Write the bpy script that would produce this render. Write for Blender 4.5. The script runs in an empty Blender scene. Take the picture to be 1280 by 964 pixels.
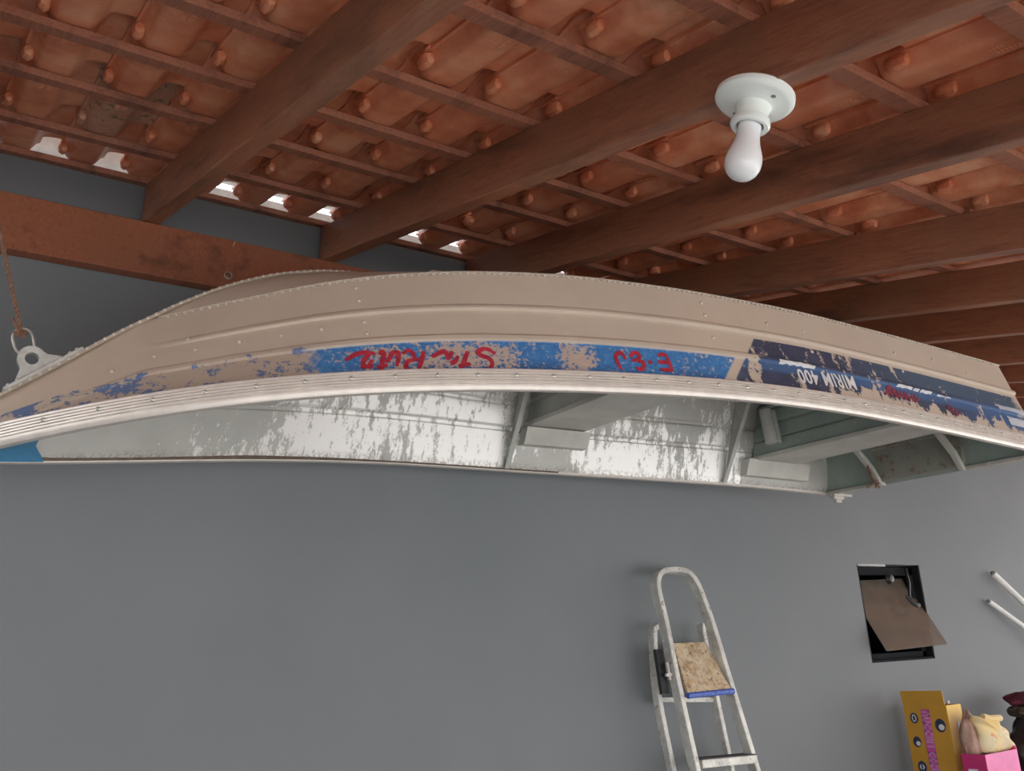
import bpy, math, random
import numpy as np
from mathutils import Vector, Matrix
random.seed(4)
C = bpy.context.scene.collection
# ------------------------------------------------------------------ camera frame and measured planes
F = 1144.716
CR = np.array([0.82049652, -0.56920012, -0.05288365])
CU = np.array([-0.12483918, -0.26869178, 0.95510204])
CF = np.array([0.5578536, 0.77705595, 0.29151915])
CAM = np.array([0, 0, 1.5])
AL = 0.227424412
SL = np.array([0, math.cos(AL), math.sin(AL)])       # up the roof slope, towards the wall
NN = np.array([0, -math.sin(AL), math.cos(AL)])      # normal of the roof
EX = np.array([1.0, 0, 0])
WY = 3.24                                            # face of the back wall

def ray(x, y): return (x-640)/F*CR - (y-482)/F*CU + CF
def atY(x, y, Y):
    d = ray(x, y); return CAM + d*Y/d[1]
def at_plane(x, y, p0, n):
    d = ray(x, y); return CAM + d*((np.array(p0)-CAM) @ n)/(d @ n)
def roof(X, s, h): return CAM + X*EX + s*SL + h*NN
def proj(P):
    P = np.asarray(P)-CAM; z = P@CF
    return np.array([640+F*(P@CR)/z, 482-F*(P@CU)/z]), z

# ------------------------------------------------------------------ object helpers
def tag(o, label=None, cat=None, group=None, kind=None):
    if label: o['label'] = label; o['kind'] = 'thing'
    if cat: o['category'] = cat
    if group: o['group'] = group
    if kind: o['kind'] = kind
    return o
def thing(name, loc, label, cat, group=None):
    o = bpy.data.objects.new(name, None); C.objects.link(o); o.location = loc; o.empty_display_size = .05
    return tag(o, label, cat, group)
def worldloc(o):
    L = Vector((0, 0, 0))
    while o: L = L + Vector(o.location); o = o.parent
    return np.array(L)
class MB:
    def __init__(s): s.v = []; s.f = []; s.m = []
    def add(s, vs, fs, m=0):
        n = len(s.v); s.v += [tuple(map(float, x)) for x in vs]; s.f += [tuple(i+n for i in f) for f in fs]; s.m += [m]*len(fs)
        return s
    def box(s, o, a, b, c, m=0):
        o, a, b, c = map(lambda q: np.array(q, float), (o, a, b, c))
        vs = [o, o+a, o+a+b, o+b, o+c, o+a+c, o+a+b+c, o+b+c]
        fs = [(0, 3, 2, 1), (4, 5, 6, 7), (0, 1, 5, 4), (1, 2, 6, 5), (2, 3, 7, 6), (3, 0, 4, 7)]
        if np.dot(np.cross(a, b), c) < 0: fs = [f[::-1] for f in fs]
        return s.add(vs, fs, m)
    def bb(s, lo, hi, m=0):
        lo = np.array(lo, float); hi = np.array(hi, float); d = hi-lo
        return s.box(lo, (d[0], 0, 0), (0, d[1], 0), (0, 0, d[2]), m)
    def sweep(s, pts, prof, up=(0, 0, 1), m=0, cap=True, closed=False):
        """prof: list of (a, b) closed loop; a along side, b along up"""
        P = [np.array(p, float) for p in pts]; n = len(P); k = len(prof); vs = []
        for i in range(n):
            if closed: t = P[(i+1) % n]-P[i-1]
            else: t = P[min(i+1, n-1)]-P[max(i-1, 0)]
            t = t/(np.linalg.norm(t)+1e-12)
            U = np.array(up[i] if np.ndim(up) > 1 else up, float)
            sd = np.cross(t, U); sd /= (np.linalg.norm(sd)+1e-12); uu = np.cross(sd, t)
            vs += [P[i]+a*sd+b*uu for a, b in prof]
        fs = []
        for i in range(n if closed else n-1):
            j = (i+1) % n
            for q in range(k):
                r = (q+1) % k; fs.append((i*k+q, i*k+r, j*k+r, j*k+q))
        if cap and not closed: fs += [tuple(range(k))[::-1], tuple((n-1)*k+q for q in range(k))]
        return s.add(vs, fs, m)
    def tube(s, pts, r, m=0, n=10, up=(0, 0, 1), closed=False):
        return s.sweep(pts, [(r*math.cos(2*math.pi*i/n), r*math.sin(2*math.pi*i/n)) for i in range(n)], up, m, True, closed)
    def lathe(s, o, ax, prof, n=32, m=0, closed_end=True):
        o = np.array(o, float); ax = np.array(ax, float); ax /= np.linalg.norm(ax)
        x = np.cross(ax, (1, 0, 0) if abs(ax[0]) < .8 else (0, 1, 0)); x /= np.linalg.norm(x); y = np.cross(ax, x)
        vs = []; k = len(prof)
        for i in range(n):
            a = 2*math.pi*i/n
            for r, z in prof: vs.append(o+ax*z+(x*math.cos(a)+y*math.sin(a))*r)
        fs = [(i*k+q, i*k+q+1, ((i+1) % n)*k+q+1, ((i+1) % n)*k+q) for i in range(n) for q in range(k-1)]
        return s.add(vs, fs, m)
    def dome(s, c, nrm, r, hgt=.5, n=8, m=0):
        return s.lathe(c, nrm, [(r, -r*.1), (r*.92, r*hgt*.45), (r*.6, r*hgt*.85), (0.0005, r*hgt)], n, m)
    def grid(s, G, m=0, flip=False):
        R = len(G); K = len(G[0]); vs = [p for row in G for p in row]; fs = []
        for i in range(R-1):
            for j in range(K-1):
                f = (i*K+j, i*K+j+1, (i+1)*K+j+1, (i+1)*K+j); fs.append(f[::-1] if flip else f)
        return s.add(vs, fs, m)
    def build(s, name, mats, parent=None, smooth=False, bevel=0, solid=0, local=False, weld=False):
        me = bpy.data.meshes.new(name)
        off = np.zeros(3) if (parent is None or local) else worldloc(parent)
        me.from_pydata([tuple(np.array(p)-off) for p in s.v], [], s.f)
        if not isinstance(mats, (list, tuple)): mats = [mats]
        for m_ in mats: me.materials.append(m_)
        me.polygons.foreach_set('material_index', s.m)
        me.update()
        if weld:
            import bmesh
            b = bmesh.new(); b.from_mesh(me); bmesh.ops.remove_doubles(b, verts=b.verts, dist=1e-5)
            bmesh.ops.recalc_face_normals(b, faces=b.faces); b.to_mesh(me); b.free()
        if smooth:
            me.shade_smooth()
            try: me.set_sharp_from_angle(angle=math.radians(35))
            except Exception: pass
        o = bpy.data.objects.new(name, me); C.objects.link(o)
        if parent: o.parent = parent
        if solid:
            q = o.modifiers.new('t', 'SOLIDIFY'); q.thickness = solid; q.offset = 0
        if bevel:
            q = o.modifiers.new('b', 'BEVEL'); q.width = bevel; q.segments = 2; q.limit_method = 'ANGLE'; q.angle_limit = math.radians(40)
        return o
def recenter(o, loc):
    """move a top-level mesh's origin to loc"""
    L = Vector([float(x) for x in loc]); o.data.transform(Matrix.Translation(-L)); o.location = L; return o
def rsoft(w, h, c=.2):
    """rectangle profile with cut corners"""
    a, b = w/2, h/2; q = min(a, b)*c
    return [(-a+q, -b), (a-q, -b), (a, -b+q), (a, b-q), (a-q, b), (-a+q, b), (-a, b-q), (-a, -b+q)]

# ------------------------------------------------------------------ materials
def mat(name):
    m = bpy.data.materials.new(name); m.use_nodes = True
    nt = m.node_tree; b = nt.nodes['Principled BSDF']; return m, nt, b
def N(nt, t, **kw):
    n = nt.nodes.new(t)
    for k, v in kw.items():
        if k.startswith('i_'):
            key = k[2:]; key = int(key) if key.isdigit() else key.replace('_', ' ')
            n.inputs[key].default_value = v
        else: setattr(n, k, v)
    return n
def ramp(nt, fac, stops, interp='LINEAR'):
    r = nt.nodes.new('ShaderNodeValToRGB'); r.color_ramp.interpolation = interp
    e = r.color_ramp.elements
    while len(e) < len(stops): e.new(0.5)
    for i, (p, c) in enumerate(stops):
        e[i].position = p; e[i].color = (*c, 1) if len(c) == 3 else c
    nt.links.new(fac, r.inputs[0]); return r.outputs[0]
def mix(nt, fac, a, b, bt='MIX'):
    n = nt.nodes.new('ShaderNodeMix'); n.data_type = 'RGBA'; n.blend_type = bt
    for inp, val in ((n.inputs[0], fac), (n.inputs[6], a), (n.inputs[7], b)):
        if isinstance(val, bpy.types.NodeSocket): nt.links.new(val, inp)
        elif isinstance(val, tuple): inp.default_value = (*val, 1)
        else: inp.default_value = val
    return n.outputs[2]
def mth(nt, op, a, b=None, c=None):
    n = nt.nodes.new('ShaderNodeMath'); n.operation = op
    for i, val in enumerate((a, b, c)):
        if val is None: continue
        if isinstance(val, bpy.types.NodeSocket): nt.links.new(val, n.inputs[i])
        else: n.inputs[i].default_value = val
    return n.outputs[0]
def noise(nt, vec, scale, detail=4, rough=.55, sc=None, dist=0):
    if sc is not None:
        mp = N(nt, 'ShaderNodeMapping'); mp.inputs['Scale'].default_value = sc; nt.links.new(vec, mp.inputs[0]); vec = mp.outputs[0]
    n = N(nt, 'ShaderNodeTexNoise', i_Scale=scale, i_Detail=detail, i_Roughness=rough, i_Distortion=dist)
    nt.links.new(vec, n.inputs['Vector']); return n.outputs[0]
def bump(nt, b, h, strength=.3, dist=.01):
    n = N(nt, 'ShaderNodeBump', i_Strength=strength, i_Distance=dist); nt.links.new(h, n.inputs['Height']); nt.links.new(n.outputs[0], b.inputs['Normal'])
def step(nt, x, lo, hi): 
    n = N(nt, 'ShaderNodeMapRange'); n.inputs[1].default_value = lo; n.inputs[2].default_value = hi
    nt.links.new(x, n.inputs[0]); return n.outputs[0]
def simple(name, col, rough=.5, metal=0, var=.12, nscale=20, bmp=0.0, spec=.5):
    m, nt, b = mat(name); tc = N(nt, 'ShaderNodeTexCoord')
    nz = noise(nt, tc.outputs['Object'], nscale)
    c2 = tuple(max(0, c*(1-var)) for c in col); c3 = tuple(min(1, c*(1+var)) for c in col)
    nt.links.new(ramp(nt, nz, [(.3, c2), (.7, c3)]), b.inputs['Base Color'])
    b.inputs['Roughness'].default_value = rough; b.inputs['Metallic'].default_value = metal; b.inputs['Specular IOR Level'].default_value = spec
    if bmp: bump(nt, b, nz, bmp, .004)
    return m
def wood(name, c1, c2, c3, dark, sc, rough=.55, along=1):
    """grain runs along the object's own long axis (local coordinates of straight timbers)"""
    m, nt, b = mat(name); tc = N(nt, 'ShaderNodeTexCoord'); oi = N(nt, 'ShaderNodeObjectInfo')
    off = N(nt, 'ShaderNodeVectorMath', operation='ADD'); cx = N(nt, 'ShaderNodeCombineXYZ')
    nt.links.new(mth(nt, 'MULTIPLY', oi.outputs['Random'], 37.0), cx.inputs[0]); nt.links.new(mth(nt, 'MULTIPLY', oi.outputs['Random'], 13.0), cx.inputs[1])
    nt.links.new(tc.outputs['Object'], off.inputs[0]); nt.links.new(cx.outputs[0], off.inputs[1]); V = off.outputs[0]
    g = noise(nt, V, 6, 6, .6, sc, 1.2); big = noise(nt, V, 2.2, 3, .6); bl = noise(nt, V, 1.3, 5, .65, tuple(x*.35+.65 for x in sc))
    col = ramp(nt, g, [(.25, c1), (.5, c2), (.75, c3)])
    col = mix(nt, mth(nt, 'MULTIPLY', step(nt, big, .45, .7), .6), col, tuple(x*.75 for x in c3))
    col = mix(nt, mth(nt, 'MULTIPLY', step(nt, bl, .52, .70), .75), col, dark)
    fine = noise(nt, V, 60, 3, .7, sc)
    col = mix(nt, mth(nt, 'MULTIPLY', step(nt, fine, .48, .75), .5), col, dark)
    nt.links.new(col, b.inputs['Base Color']); b.inputs['Roughness'].default_value = rough
    bump(nt, b, mth(nt, 'ADD', g, fine), .35, .003)
    return m

M = {}
M['rafter'] = wood('rafter_wood', (.25, .088, .046), (.36, .142, .076), (.38, .19, .105), (.06, .032, .024), (14, 1.2, 14), .5)
M['beam'] = wood('beam_wood', (.27, .075, .035), (.36, .115, .055), (.42, .16, .08), (.07, .028, .018), (1.2, 14, 14), .5)
M['batten'] = wood('batten_wood', (.30, .10, .055), (.44, .17, .10), (.50, .23, .14), (.09, .04, .028), (1.5, 16, 16), .6)

def tile_mat(name, base, hi, lo, moss=0):
    m, nt, b = mat(name); tc = N(nt, 'ShaderNodeTexCoord'); oi = N(nt, 'ShaderNodeObjectInfo')
    off = N(nt, 'ShaderNodeVectorMath', operation='ADD'); cx = N(nt, 'ShaderNodeCombineXYZ')
    nt.links.new(mth(nt, 'MULTIPLY', oi.outputs['Random'], 51.0), cx.inputs[0])
    nt.links.new(tc.outputs['Object'], off.inputs[0]); nt.links.new(cx.outputs[0], off.inputs[1]); V = off.outputs[0]
    nz = noise(nt, V, 7, 5, .6); f = noise(nt, V, 90, 3, .7)
    col = ramp(nt, nz, [(.3, lo), (.5, base), (.72, hi)])
    rr = mth(nt, 'MULTIPLY', oi.outputs['Random'], .55)
    col = mix(nt, rr, col, tuple(x*y for x, y in zip(base, (.80, .62, .58))))
    col = mix(nt, mth(nt, 'MULTIPLY', step(nt, f, .55, .8), .25), col, tuple(x*.5 for x in lo))
    if moss:
        col = mix(nt, mth(nt, 'MULTIPLY', step(nt, noise(nt, V, 26, 4, .7), .56, .62), .8), col, (.07, .11, .06))
    nt.links.new(col, b.inputs['Base Color']); b.inputs['Roughness'].default_value = .34
    bump(nt, b, mth(nt, 'ADD', nz, mth(nt, 'MULTIPLY', f, .3)), .3, .005)
    return m
M['tile'] = tile_mat('terracotta', (.80, .315, .165), (.93, .54, .33), (.56, .165, .08))
M['tile_pale'] = tile_mat('pale_terracotta', (.62, .36, .24), (.74, .52, .38), (.5, .26, .17), 1)
M['tile_mark'] = simple('stamp_dust', (.85, .42, .26), .6)

def wall_mat():
    m, nt, b = mat('grey_blue_paint'); tc = N(nt, 'ShaderNodeTexCoord')
    n1 = noise(nt, tc.outputs['Object'], 1.3, 4, .5); n2 = noise(nt, tc.outputs['Object'], 120, 2, .6); n3 = noise(nt, tc.outputs['Object'], 8, 5, .6)
    col = ramp(nt, n1, [(.3, (.178, .197, .210)), (.7, (.206, .220, .233))])
    col = mix(nt, mth(nt, 'MULTIPLY', step(nt, n3, .45, .8), .12), col, (.21, .225, .235))
    nt.links.new(col, b.inputs['Base Color']); b.inputs['Roughness'].default_value = .7
    bump(nt, b, n2, .12, .002); return m
M['wall'] = wall_mat()
M['floor'] = simple('concrete_floor', (.42, .40, .37), .8, 0, .12, 3, .2)
M['ground'] = simple('sunlit_paving', (.55, .52, .47), .8, 0, .1, 2)
M['ceramic'] = simple('white_porcelain', (.88, .93, .89), .18, 0, .02, 5)
M['bulb'] = simple('opal_glass', (.90, .92, .93), .12, 0, .01, 5)
M['rope'] = simple('brown_rope', (.24, .13, .085), .85, 0, .35, 160, .6)
M['steel'] = simple('dull_steel', (.55, .54, .50), .35, .7, .15, 60)
M['castalu'] = simple('cast_aluminium', (.60, .60, .57), .45, .4, .15, 40, .2)
M['alurail'] = simple('aluminium_rail', (.76, .70, .64), .38, .35, .08, 25)
M['gapshade'] = simple('gap_shade_brown', (.13, .09, .065), .7, 0, .25, 40)  # brown for the shadow gap along the inner rail
M['black'] = simple('black_metal', (.025, .027, .03), .35, 0, .2, 10)
M['slate'] = simple('dark_reveal', (.035, .04, .045), .6, 0, .2, 4)
M['header'] = simple('grey_header', (.30, .30, .30), .4, .3, .2, 12)
M['dark'] = simple('unlit_room_dark', (.03, .03, .028), .9)  # near-black stands in for the lack of light in the room
M['pvc'] = simple('white_pvc', (.78, .80, .78), .35, 0, .03, 10)
M['pvcdark'] = simple('grey_tip', (.22, .24, .24), .6)
M['brass'] = simple('old_screw', (.35, .28, .18), .4, .6)
M['bluetrim'] = simple('blue_paint_edge', (.07, .13, .48), .5, 0, .4, 70)
M['blackgrip'] = simple('dark_tread', (.07, .065, .07), .8)
M['magenta_shaded'] = simple('magenta_card_shaded', (.62, .035, .20), .4, 0, .1, 8)  # box card on the darker sides, shade put into the colour
M['magenta_lit'] = simple('magenta_card_lit', (.80, .16, .42), .4, 0, .1, 8)  # same box card, the front face's stronger light put into the colour
M['plum'] = simple('plum_cloth', (.11, .012, .035), .8, 0, .3, 12)
M['blackbag'] = simple('black_plastic', (.022, .016, .016), .45, 0, .4, 15)
M['brownblotch'] = simple('olive_cloth', (.09, .075, .055), .7, 0, .7, 14)
M['yellow'] = simple('yellow_card_lit', (.80, .50, .07), .5, 0, .08, 6)  # carton's front face, its stronger light put into the colour
M['yellow_shaded'] = simple('yellow_card_shaded', (.62, .33, .035), .5, 0, .06, 6)  # same carton card on the other sides, shade put into the colour
M['white'] = simple('white_print', (.75, .75, .78), .5)
M['lilac'] = simple('lilac_print', (.66, .34, .62), .5, 0, .25, 90)
M['magprint'] = simple('magenta_print', (.62, .10, .38), .5)
M['navyprint'] = simple('navy_print', (.03, .04, .10), .5)
M['tableply'] = simple('table_wood', (.20, .13, .08), .6)

def ladder_mat():
    m, nt, b = mat('splattered_aluminium'); tc = N(nt, 'ShaderNodeTexCoord')
    n = noise(nt, tc.outputs['Object'], 38, 5, .7); n2 = noise(nt, tc.outputs['Object'], 14, 4, .6)
    col = ramp(nt, n2, [(.35, (.50, .50, .47)), (.65, (.74, .73, .68))])
    col = mix(nt, step(nt, n, .58, .66), col, (.85, .80, .72))
    col = mix(nt, mth(nt, 'MULTIPLY', step(nt, noise(nt, tc.outputs['Object'], 30, 4, .7), .60, .68), .8), col, (.20, .15, .11))
    nt.links.new(col, b.inputs['Base Color']); b.inputs['Roughness'].default_value = .5; b.inputs['Metallic'].default_value = .25
    return m
M['ladder'] = ladder_mat()
def ply_mat():
    m, nt, b = mat('splattered_board'); tc = N(nt, 'ShaderNodeTexCoord')
    n = noise(nt, tc.outputs['Object'], 60, 5, .7); n2 = noise(nt, tc.outputs['Object'], 22, 4, .6)
    col = ramp(nt, n2, [(.3, (.36, .22, .12)), (.5, (.62, .48, .32)), (.7, (.72, .62, .47))])
    col = mix(nt, step(nt, n, .56, .62), col, (.20, .14, .10))
    col = mix(nt, mth(nt, 'MULTIPLY', step(nt, noise(nt, tc.outputs['Object'], 45, 3, .6), .62, .68), .8), col, (.7, .5, .15))
    nt.links.new(col, b.inputs['Base Color']); b.inputs['Roughness'].default_value = .8; bump(nt, b, n, .5, .003)
    return m
M['ply'] = ply_mat()
def glass_mat():
    m, nt, b = mat('brown_reflection_glass'); tc = N(nt, 'ShaderNodeTexCoord')
    n = noise(nt, tc.outputs['Object'], 9, 4, .6)
    nt.links.new(ramp(nt, n, [(.35, (.18, .155, .13)), (.7, (.27, .215, .17))]), b.inputs['Base Color'])  # brown reflection of the roof put into the pane's base colour
    b.inputs['Roughness'].default_value = .22; b.inputs['Alpha'].default_value = .66; b.inputs['Specular IOR Level'].default_value = .8
    return m
M['glass'] = glass_mat()
def cloth_mat():
    m, nt, b = mat('printed_cloth'); tc = N(nt, 'ShaderNodeTexCoord')
    n = noise(nt, tc.outputs['Object'], 9, 3, .5); n2 = noise(nt, tc.outputs['Object'], 13, 2, .5, (1, 1, 1.7))
    col = ramp(nt, n, [(.4, (.80, .70, .48)), (.62, (.86, .66, .30))])
    col = mix(nt, mth(nt, 'MULTIPLY', step(nt, n2, .66, .70), .6), col, (.80, .22, .10))
    col = mix(nt, mth(nt, 'MULTIPLY', step(nt, noise(nt, tc.outputs['Object'], 11, 2, .5, (1.3, 1, 1)), .64, .70), .5), col, (.25, .5, .5))
    nt.links.new(col, b.inputs['Base Color']); b.inputs['Roughness'].default_value = .85
    return m
M['cloth'] = cloth_mat()
M['tanbag'] = simple('tan_bag', (.42, .26, .20), .6, 0, .3, 14)

def hull_mat():
    """painted outside: bare beige paint, blue patch and navy band with their own worn outlines, laid by station (u) and height (v)"""
    m, nt, b = mat('hull_paint'); uv = N(nt, 'ShaderNodeUVMap'); sp = N(nt, 'ShaderNodeSeparateXYZ'); nt.links.new(uv.outputs[0], sp.inputs[0])
    U = sp.outputs[0]; Vv = sp.outputs[1]; tc = N(nt, 'ShaderNodeTexCoord'); O = tc.outputs['Object']
    col = ramp(nt, noise(nt, O, 2.5, 4, .6), [(.3, (.58, .48, .385)), (.7, (.66, .55, .445))])
    col = mix(nt, mth(nt, 'MULTIPLY', step(nt, noise(nt, O, 14, 5, .65), .55, .8), .3), col, (.49, .40, .315))
    # worn masks
    fine = noise(nt, O, 75, 5, .75); mid = noise(nt, O, 16, 4, .65, (1, 1, 1.4)); wide = noise(nt, O, 5, 3, .5); str_ = noise(nt, O, 26, 5, .7, (.35, 1, 2.4))
    def band(x, a, c, e=.002): return mth(nt, 'MULTIPLY', step(nt, x, a-e, a+e), step(nt, x, c+e, c-e))
    # blue patch  u .208-.556 below v .425, slanted right end
    us = mth(nt, 'SUBTRACT', U, mth(nt, 'MULTIPLY', Vv, .092))
    ragged = mth(nt, 'ADD', U, mth(nt, 'MULTIPLY', mth(nt, 'SUBTRACT', mid, .5), .05))
    reg = mth(nt, 'MULTIPLY', mth(nt, 'MULTIPLY', step(nt, ragged, .206, .214), step(nt, us, .5215, .5195)), step(nt, Vv, .402, .396))
    def gau(x, c0, wd):   # soft window around u = c0
        d = mth(nt, 'ABSOLUTE', mth(nt, 'SUBTRACT', x, c0)); return step(nt, d, wd, wd*.25)
    wearcentre = mth(nt, 'MAXIMUM', mth(nt, 'MAXIMUM', gau(U, .318, .055), gau(U, .405, .022)), mth(nt, 'MULTIPLY', gau(U, .262, .03), .7))
    vmid = gau(Vv, .27, .17)
    wear = mth(nt, 'ADD', mth(nt, 'ADD', mth(nt, 'MULTIPLY', fine, .72), mth(nt, 'MULTIPLY', mid, .28)), mth(nt, 'MULTIPLY', mth(nt, 'MULTIPLY', wearcentre, vmid), .14))
    keep = step(nt, wear, .595, .56)
    blue = ramp(nt, fine, [(.35, (.045, .17, .44)), (.6, (.07, .27, .60)), (.75, (.12, .36, .68))])
    low = mth(nt, 'MULTIPLY', step(nt, Vv, .26, .17), step(nt, wide, .4, .6)); blue = mix(nt, mth(nt, 'MULTIPLY', low, .6), blue, (.035, .055, .16))
    reg0 = reg
    col = mix(nt, mth(nt, 'MULTIPLY', reg0, .5), col, (.52, .37, .31))
    col = mix(nt, mth(nt, 'MULTIPLY', reg0, keep), col, blue)
    # speckles of blue left towards the bow
    sw = mth(nt, 'ADD', mth(nt, 'MULTIPLY', mid, .55), mth(nt, 'MULTIPLY', fine, .45))
    near_rail = step(nt, Vv, .46, .10); bow = step(nt, U, .12, .02)
    thr = mth(nt, 'ADD', sw, mth(nt, 'ADD', mth(nt, 'MULTIPLY', near_rail, .075), mth(nt, 'MULTIPLY', bow, .10)))
    lft = mth(nt, 'MULTIPLY', mth(nt, 'MULTIPLY', step(nt, U, .214, .205), step(nt, mth(nt, 'SUBTRACT', Vv, mth(nt, 'MULTIPLY', bow, .18)), .44, .43)), step(nt, thr, .575, .60))
    col = mix(nt, mth(nt, 'MULTIPLY', mth(nt, 'MULTIPLY', step(nt, U, .214, .205), step(nt, Vv, .44, .40)), .3), col, (.30, .20, .16))
    col = mix(nt, mth(nt, 'MULTIPLY', lft, .85), col, mix(nt, step(nt, mid, .4, .6), (.05, .09, .22), (.06, .16, .38)))
    # navy band u > ~.55, v .15-.64
    un = mth(nt, 'SUBTRACT', U, mth(nt, 'MULTIPLY', Vv, .092))
    end = mth(nt, 'ADD', U, mth(nt, 'MULTIPLY', mth(nt, 'SUBTRACT', mid, .5), .05))
    regn = mth(nt, 'MULTIPLY', mth(nt, 'MULTIPLY', step(nt, un, .5305, .5325), step(nt, end, 1.0, .985)), step(nt, Vv, .625, .618))
    navy = ramp(nt, noise(nt, O, 9, 5, .7), [(.35, (.030, .040, .085)), (.6, (.05, .065, .13)), (.8, (.075, .11, .17))])
    stripe = mth(nt, 'MULTIPLY', step(nt, Vv, .30, .335), step(nt, Vv, .43, .41))
    lightr = mth(nt, 'MULTIPLY', mth(nt, 'MAXIMUM', stripe, mth(nt, 'MULTIPLY', step(nt, U, .86, .96), step(nt, Vv, .5, .42))), .9)
    navy = mix(nt, lightr, navy, (.05, .13, .30))
    navy = mix(nt, mth(nt, 'MULTIPLY', mth(nt, 'MULTIPLY', step(nt, Vv, .44, .47), step(nt, U, .68, .82)), .6), navy, (.07, .14, .22))
    dg = N(nt, 'ShaderNodeMapping'); dg.inputs['Rotation'].default_value = (0, math.radians(35), 0); dg.inputs['Scale'].default_value = (1, 1, .35)
    nt.links.new(O, dg.inputs[0]); dn = noise(nt, dg.outputs[0], 13, 4, .6)
    lowb = mth(nt, 'MULTIPLY', step(nt, Vv, .33, .20), step(nt, U, .60, .73))
    peel = mth(nt, 'ADD', mth(nt, 'ADD', mth(nt, 'MULTIPLY', dn, .7), mth(nt, 'MULTIPLY', fine, .3)), mth(nt, 'MULTIPLY', lowb, .14))
    ntip = mth(nt, 'MULTIPLY', step(nt, Vv, .47, .45), .0)
    keepn = step(nt, peel, .575, .567)
    col = mix(nt, mth(nt, 'MULTIPLY', mth(nt, 'MULTIPLY', regn, keepn), .97), col, navy)
    chips = mth(nt, 'MULTIPLY', regn, step(nt, noise(nt, O, 85, 3, .6), .72, .74))
    col = mix(nt, mth(nt, 'MULTIPLY', chips, .8), col, (.55, .52, .48))
    # scuffed scar near the middle
    scar = mth(nt, 'MULTIPLY', gau(mth(nt, 'SUBTRACT', U, mth(nt, 'MULTIPLY', Vv, -.02)), .413, .006), step(nt, str_, .5, .55))
    col = mix(nt, mth(nt, 'MULTIPLY', scar, .7), col, (.66, .56, .45))
    nt.links.new(col, b.inputs['Base Color']); b.inputs['Roughness'].default_value = .58; b.inputs['Metallic'].default_value = .0
    bump(nt, b, noise(nt, O, 3, 3, .5), .15, .02)
    return m
M['hull'] = hull_mat()
def inner_mat():
    m, nt, b = mat('worn_inner_paint'); uv = N(nt, 'ShaderNodeUVMap'); sp = N(nt, 'ShaderNodeSeparateXYZ'); nt.links.new(uv.outputs[0], sp.inputs[0])
    U = sp.outputs[0]; Vv = sp.outputs[1]; tc = N(nt, 'ShaderNodeTexCoord'); O = tc.outputs['Object']
    st = noise(nt, O, 22, 6, .75, (1.6, 1, .32)); big = noise(nt, O, 2.6, 3, .5); fn = noise(nt, O, 80, 4, .7)
    w_ = mth(nt, 'ADD', mth(nt, 'ADD', mth(nt, 'MULTIPLY', st, .62), mth(nt, 'MULTIPLY', fn, .16)), mth(nt, 'MULTIPLY', big, .34))
    zone = mth(nt, 'MULTIPLY', step(nt, U, .12, .30), step(nt, U, .90, .86))
    lowz = step(nt, Vv, .95, .35)
    gap = mth(nt, 'MULTIPLY', step(nt, mth(nt, 'ABSOLUTE', mth(nt, 'SUBTRACT', U, .57)), .03, .06), 1.0)
    w_ = mth(nt, 'ADD', mth(nt, 'SUBTRACT', w_, mth(nt, 'MULTIPLY', step(nt, U, .22, .12), .10)), mth(nt, 'MULTIPLY', mth(nt, 'MULTIPLY', mth(nt, 'MULTIPLY', zone, lowz), gap), .125))
    bare = step(nt, w_, .625, .66)
    paint = ramp(nt, noise(nt, O, 5, 4, .6), [(.3, (.46, .455, .42)), (.7, (.56, .55, .51))])
    col = mix(nt, bare, paint, (.95, .93, .90))  # bare aluminium, its bright reflection put into the near-white colour
    rust = mth(nt, 'MULTIPLY', step(nt, Vv, .10, .02), step(nt, fn, .48, .56)); col = mix(nt, mth(nt, 'MULTIPLY', rust, .7), col, (.20, .13, .09))
    nt.links.new(col, b.inputs['Base Color'])
    nt.links.new(mth(nt, 'MULTIPLY', bare, .35), b.inputs['Metallic']); b.inputs['Roughness'].default_value = .42
    return m
M['inner'] = inner_mat()
M['innerpaint'] = simple('grey_green_paint', (.47, .48, .44), .55, 0, .1, 9)
M['innerworn'] = None
def worn(name, base, chip, thr):
    m, nt, b = mat(name); tc = N(nt, 'ShaderNodeTexCoord'); O = tc.outputs['Object']
    n = noise(nt, O, 24, 6, .75); col = ramp(nt, noise(nt, O, 5, 4, .6), [(.3, tuple(x*.85 for x in base)), (.7, tuple(min(1, x*1.12) for x in base))])
    col = mix(nt, step(nt, n, thr, thr+.04), col, chip)
    nt.links.new(col, b.inputs['Base Color']); b.inputs['Roughness'].default_value = .5; return m
M['seat'] = worn('seat_paint', (.58, .57, .52), (.66, .58, .47), .60)
M['teal'] = worn('teal_paint', (.33, .39, .35), (.50, .50, .45), .64)
M['pad'] = worn('worn_pad_wood', (.33, .33, .28), (.26, .17, .12), .55)
M['knee'] = worn('knee_paint', (.52, .50, .45), (.75, .72, .68), .58)
M['bowblue'] = worn('bow_blue', (.07, .33, .60), (.45, .42, .34), .63)
M['redpaint'] = simple('red_brush_paint', (.50, .035, .065), .5, 0, .3, 60)
M['redscript'] = simple('faded_red', (.34, .06, .09), .5, 0, .3, 60)
M['decalwhite'] = simple('white_lettering', (.80, .80, .80), .4)
M['labelwhite'] = worn('worn_label', (.62, .66, .74), (.30, .30, .36), .57)

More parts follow.
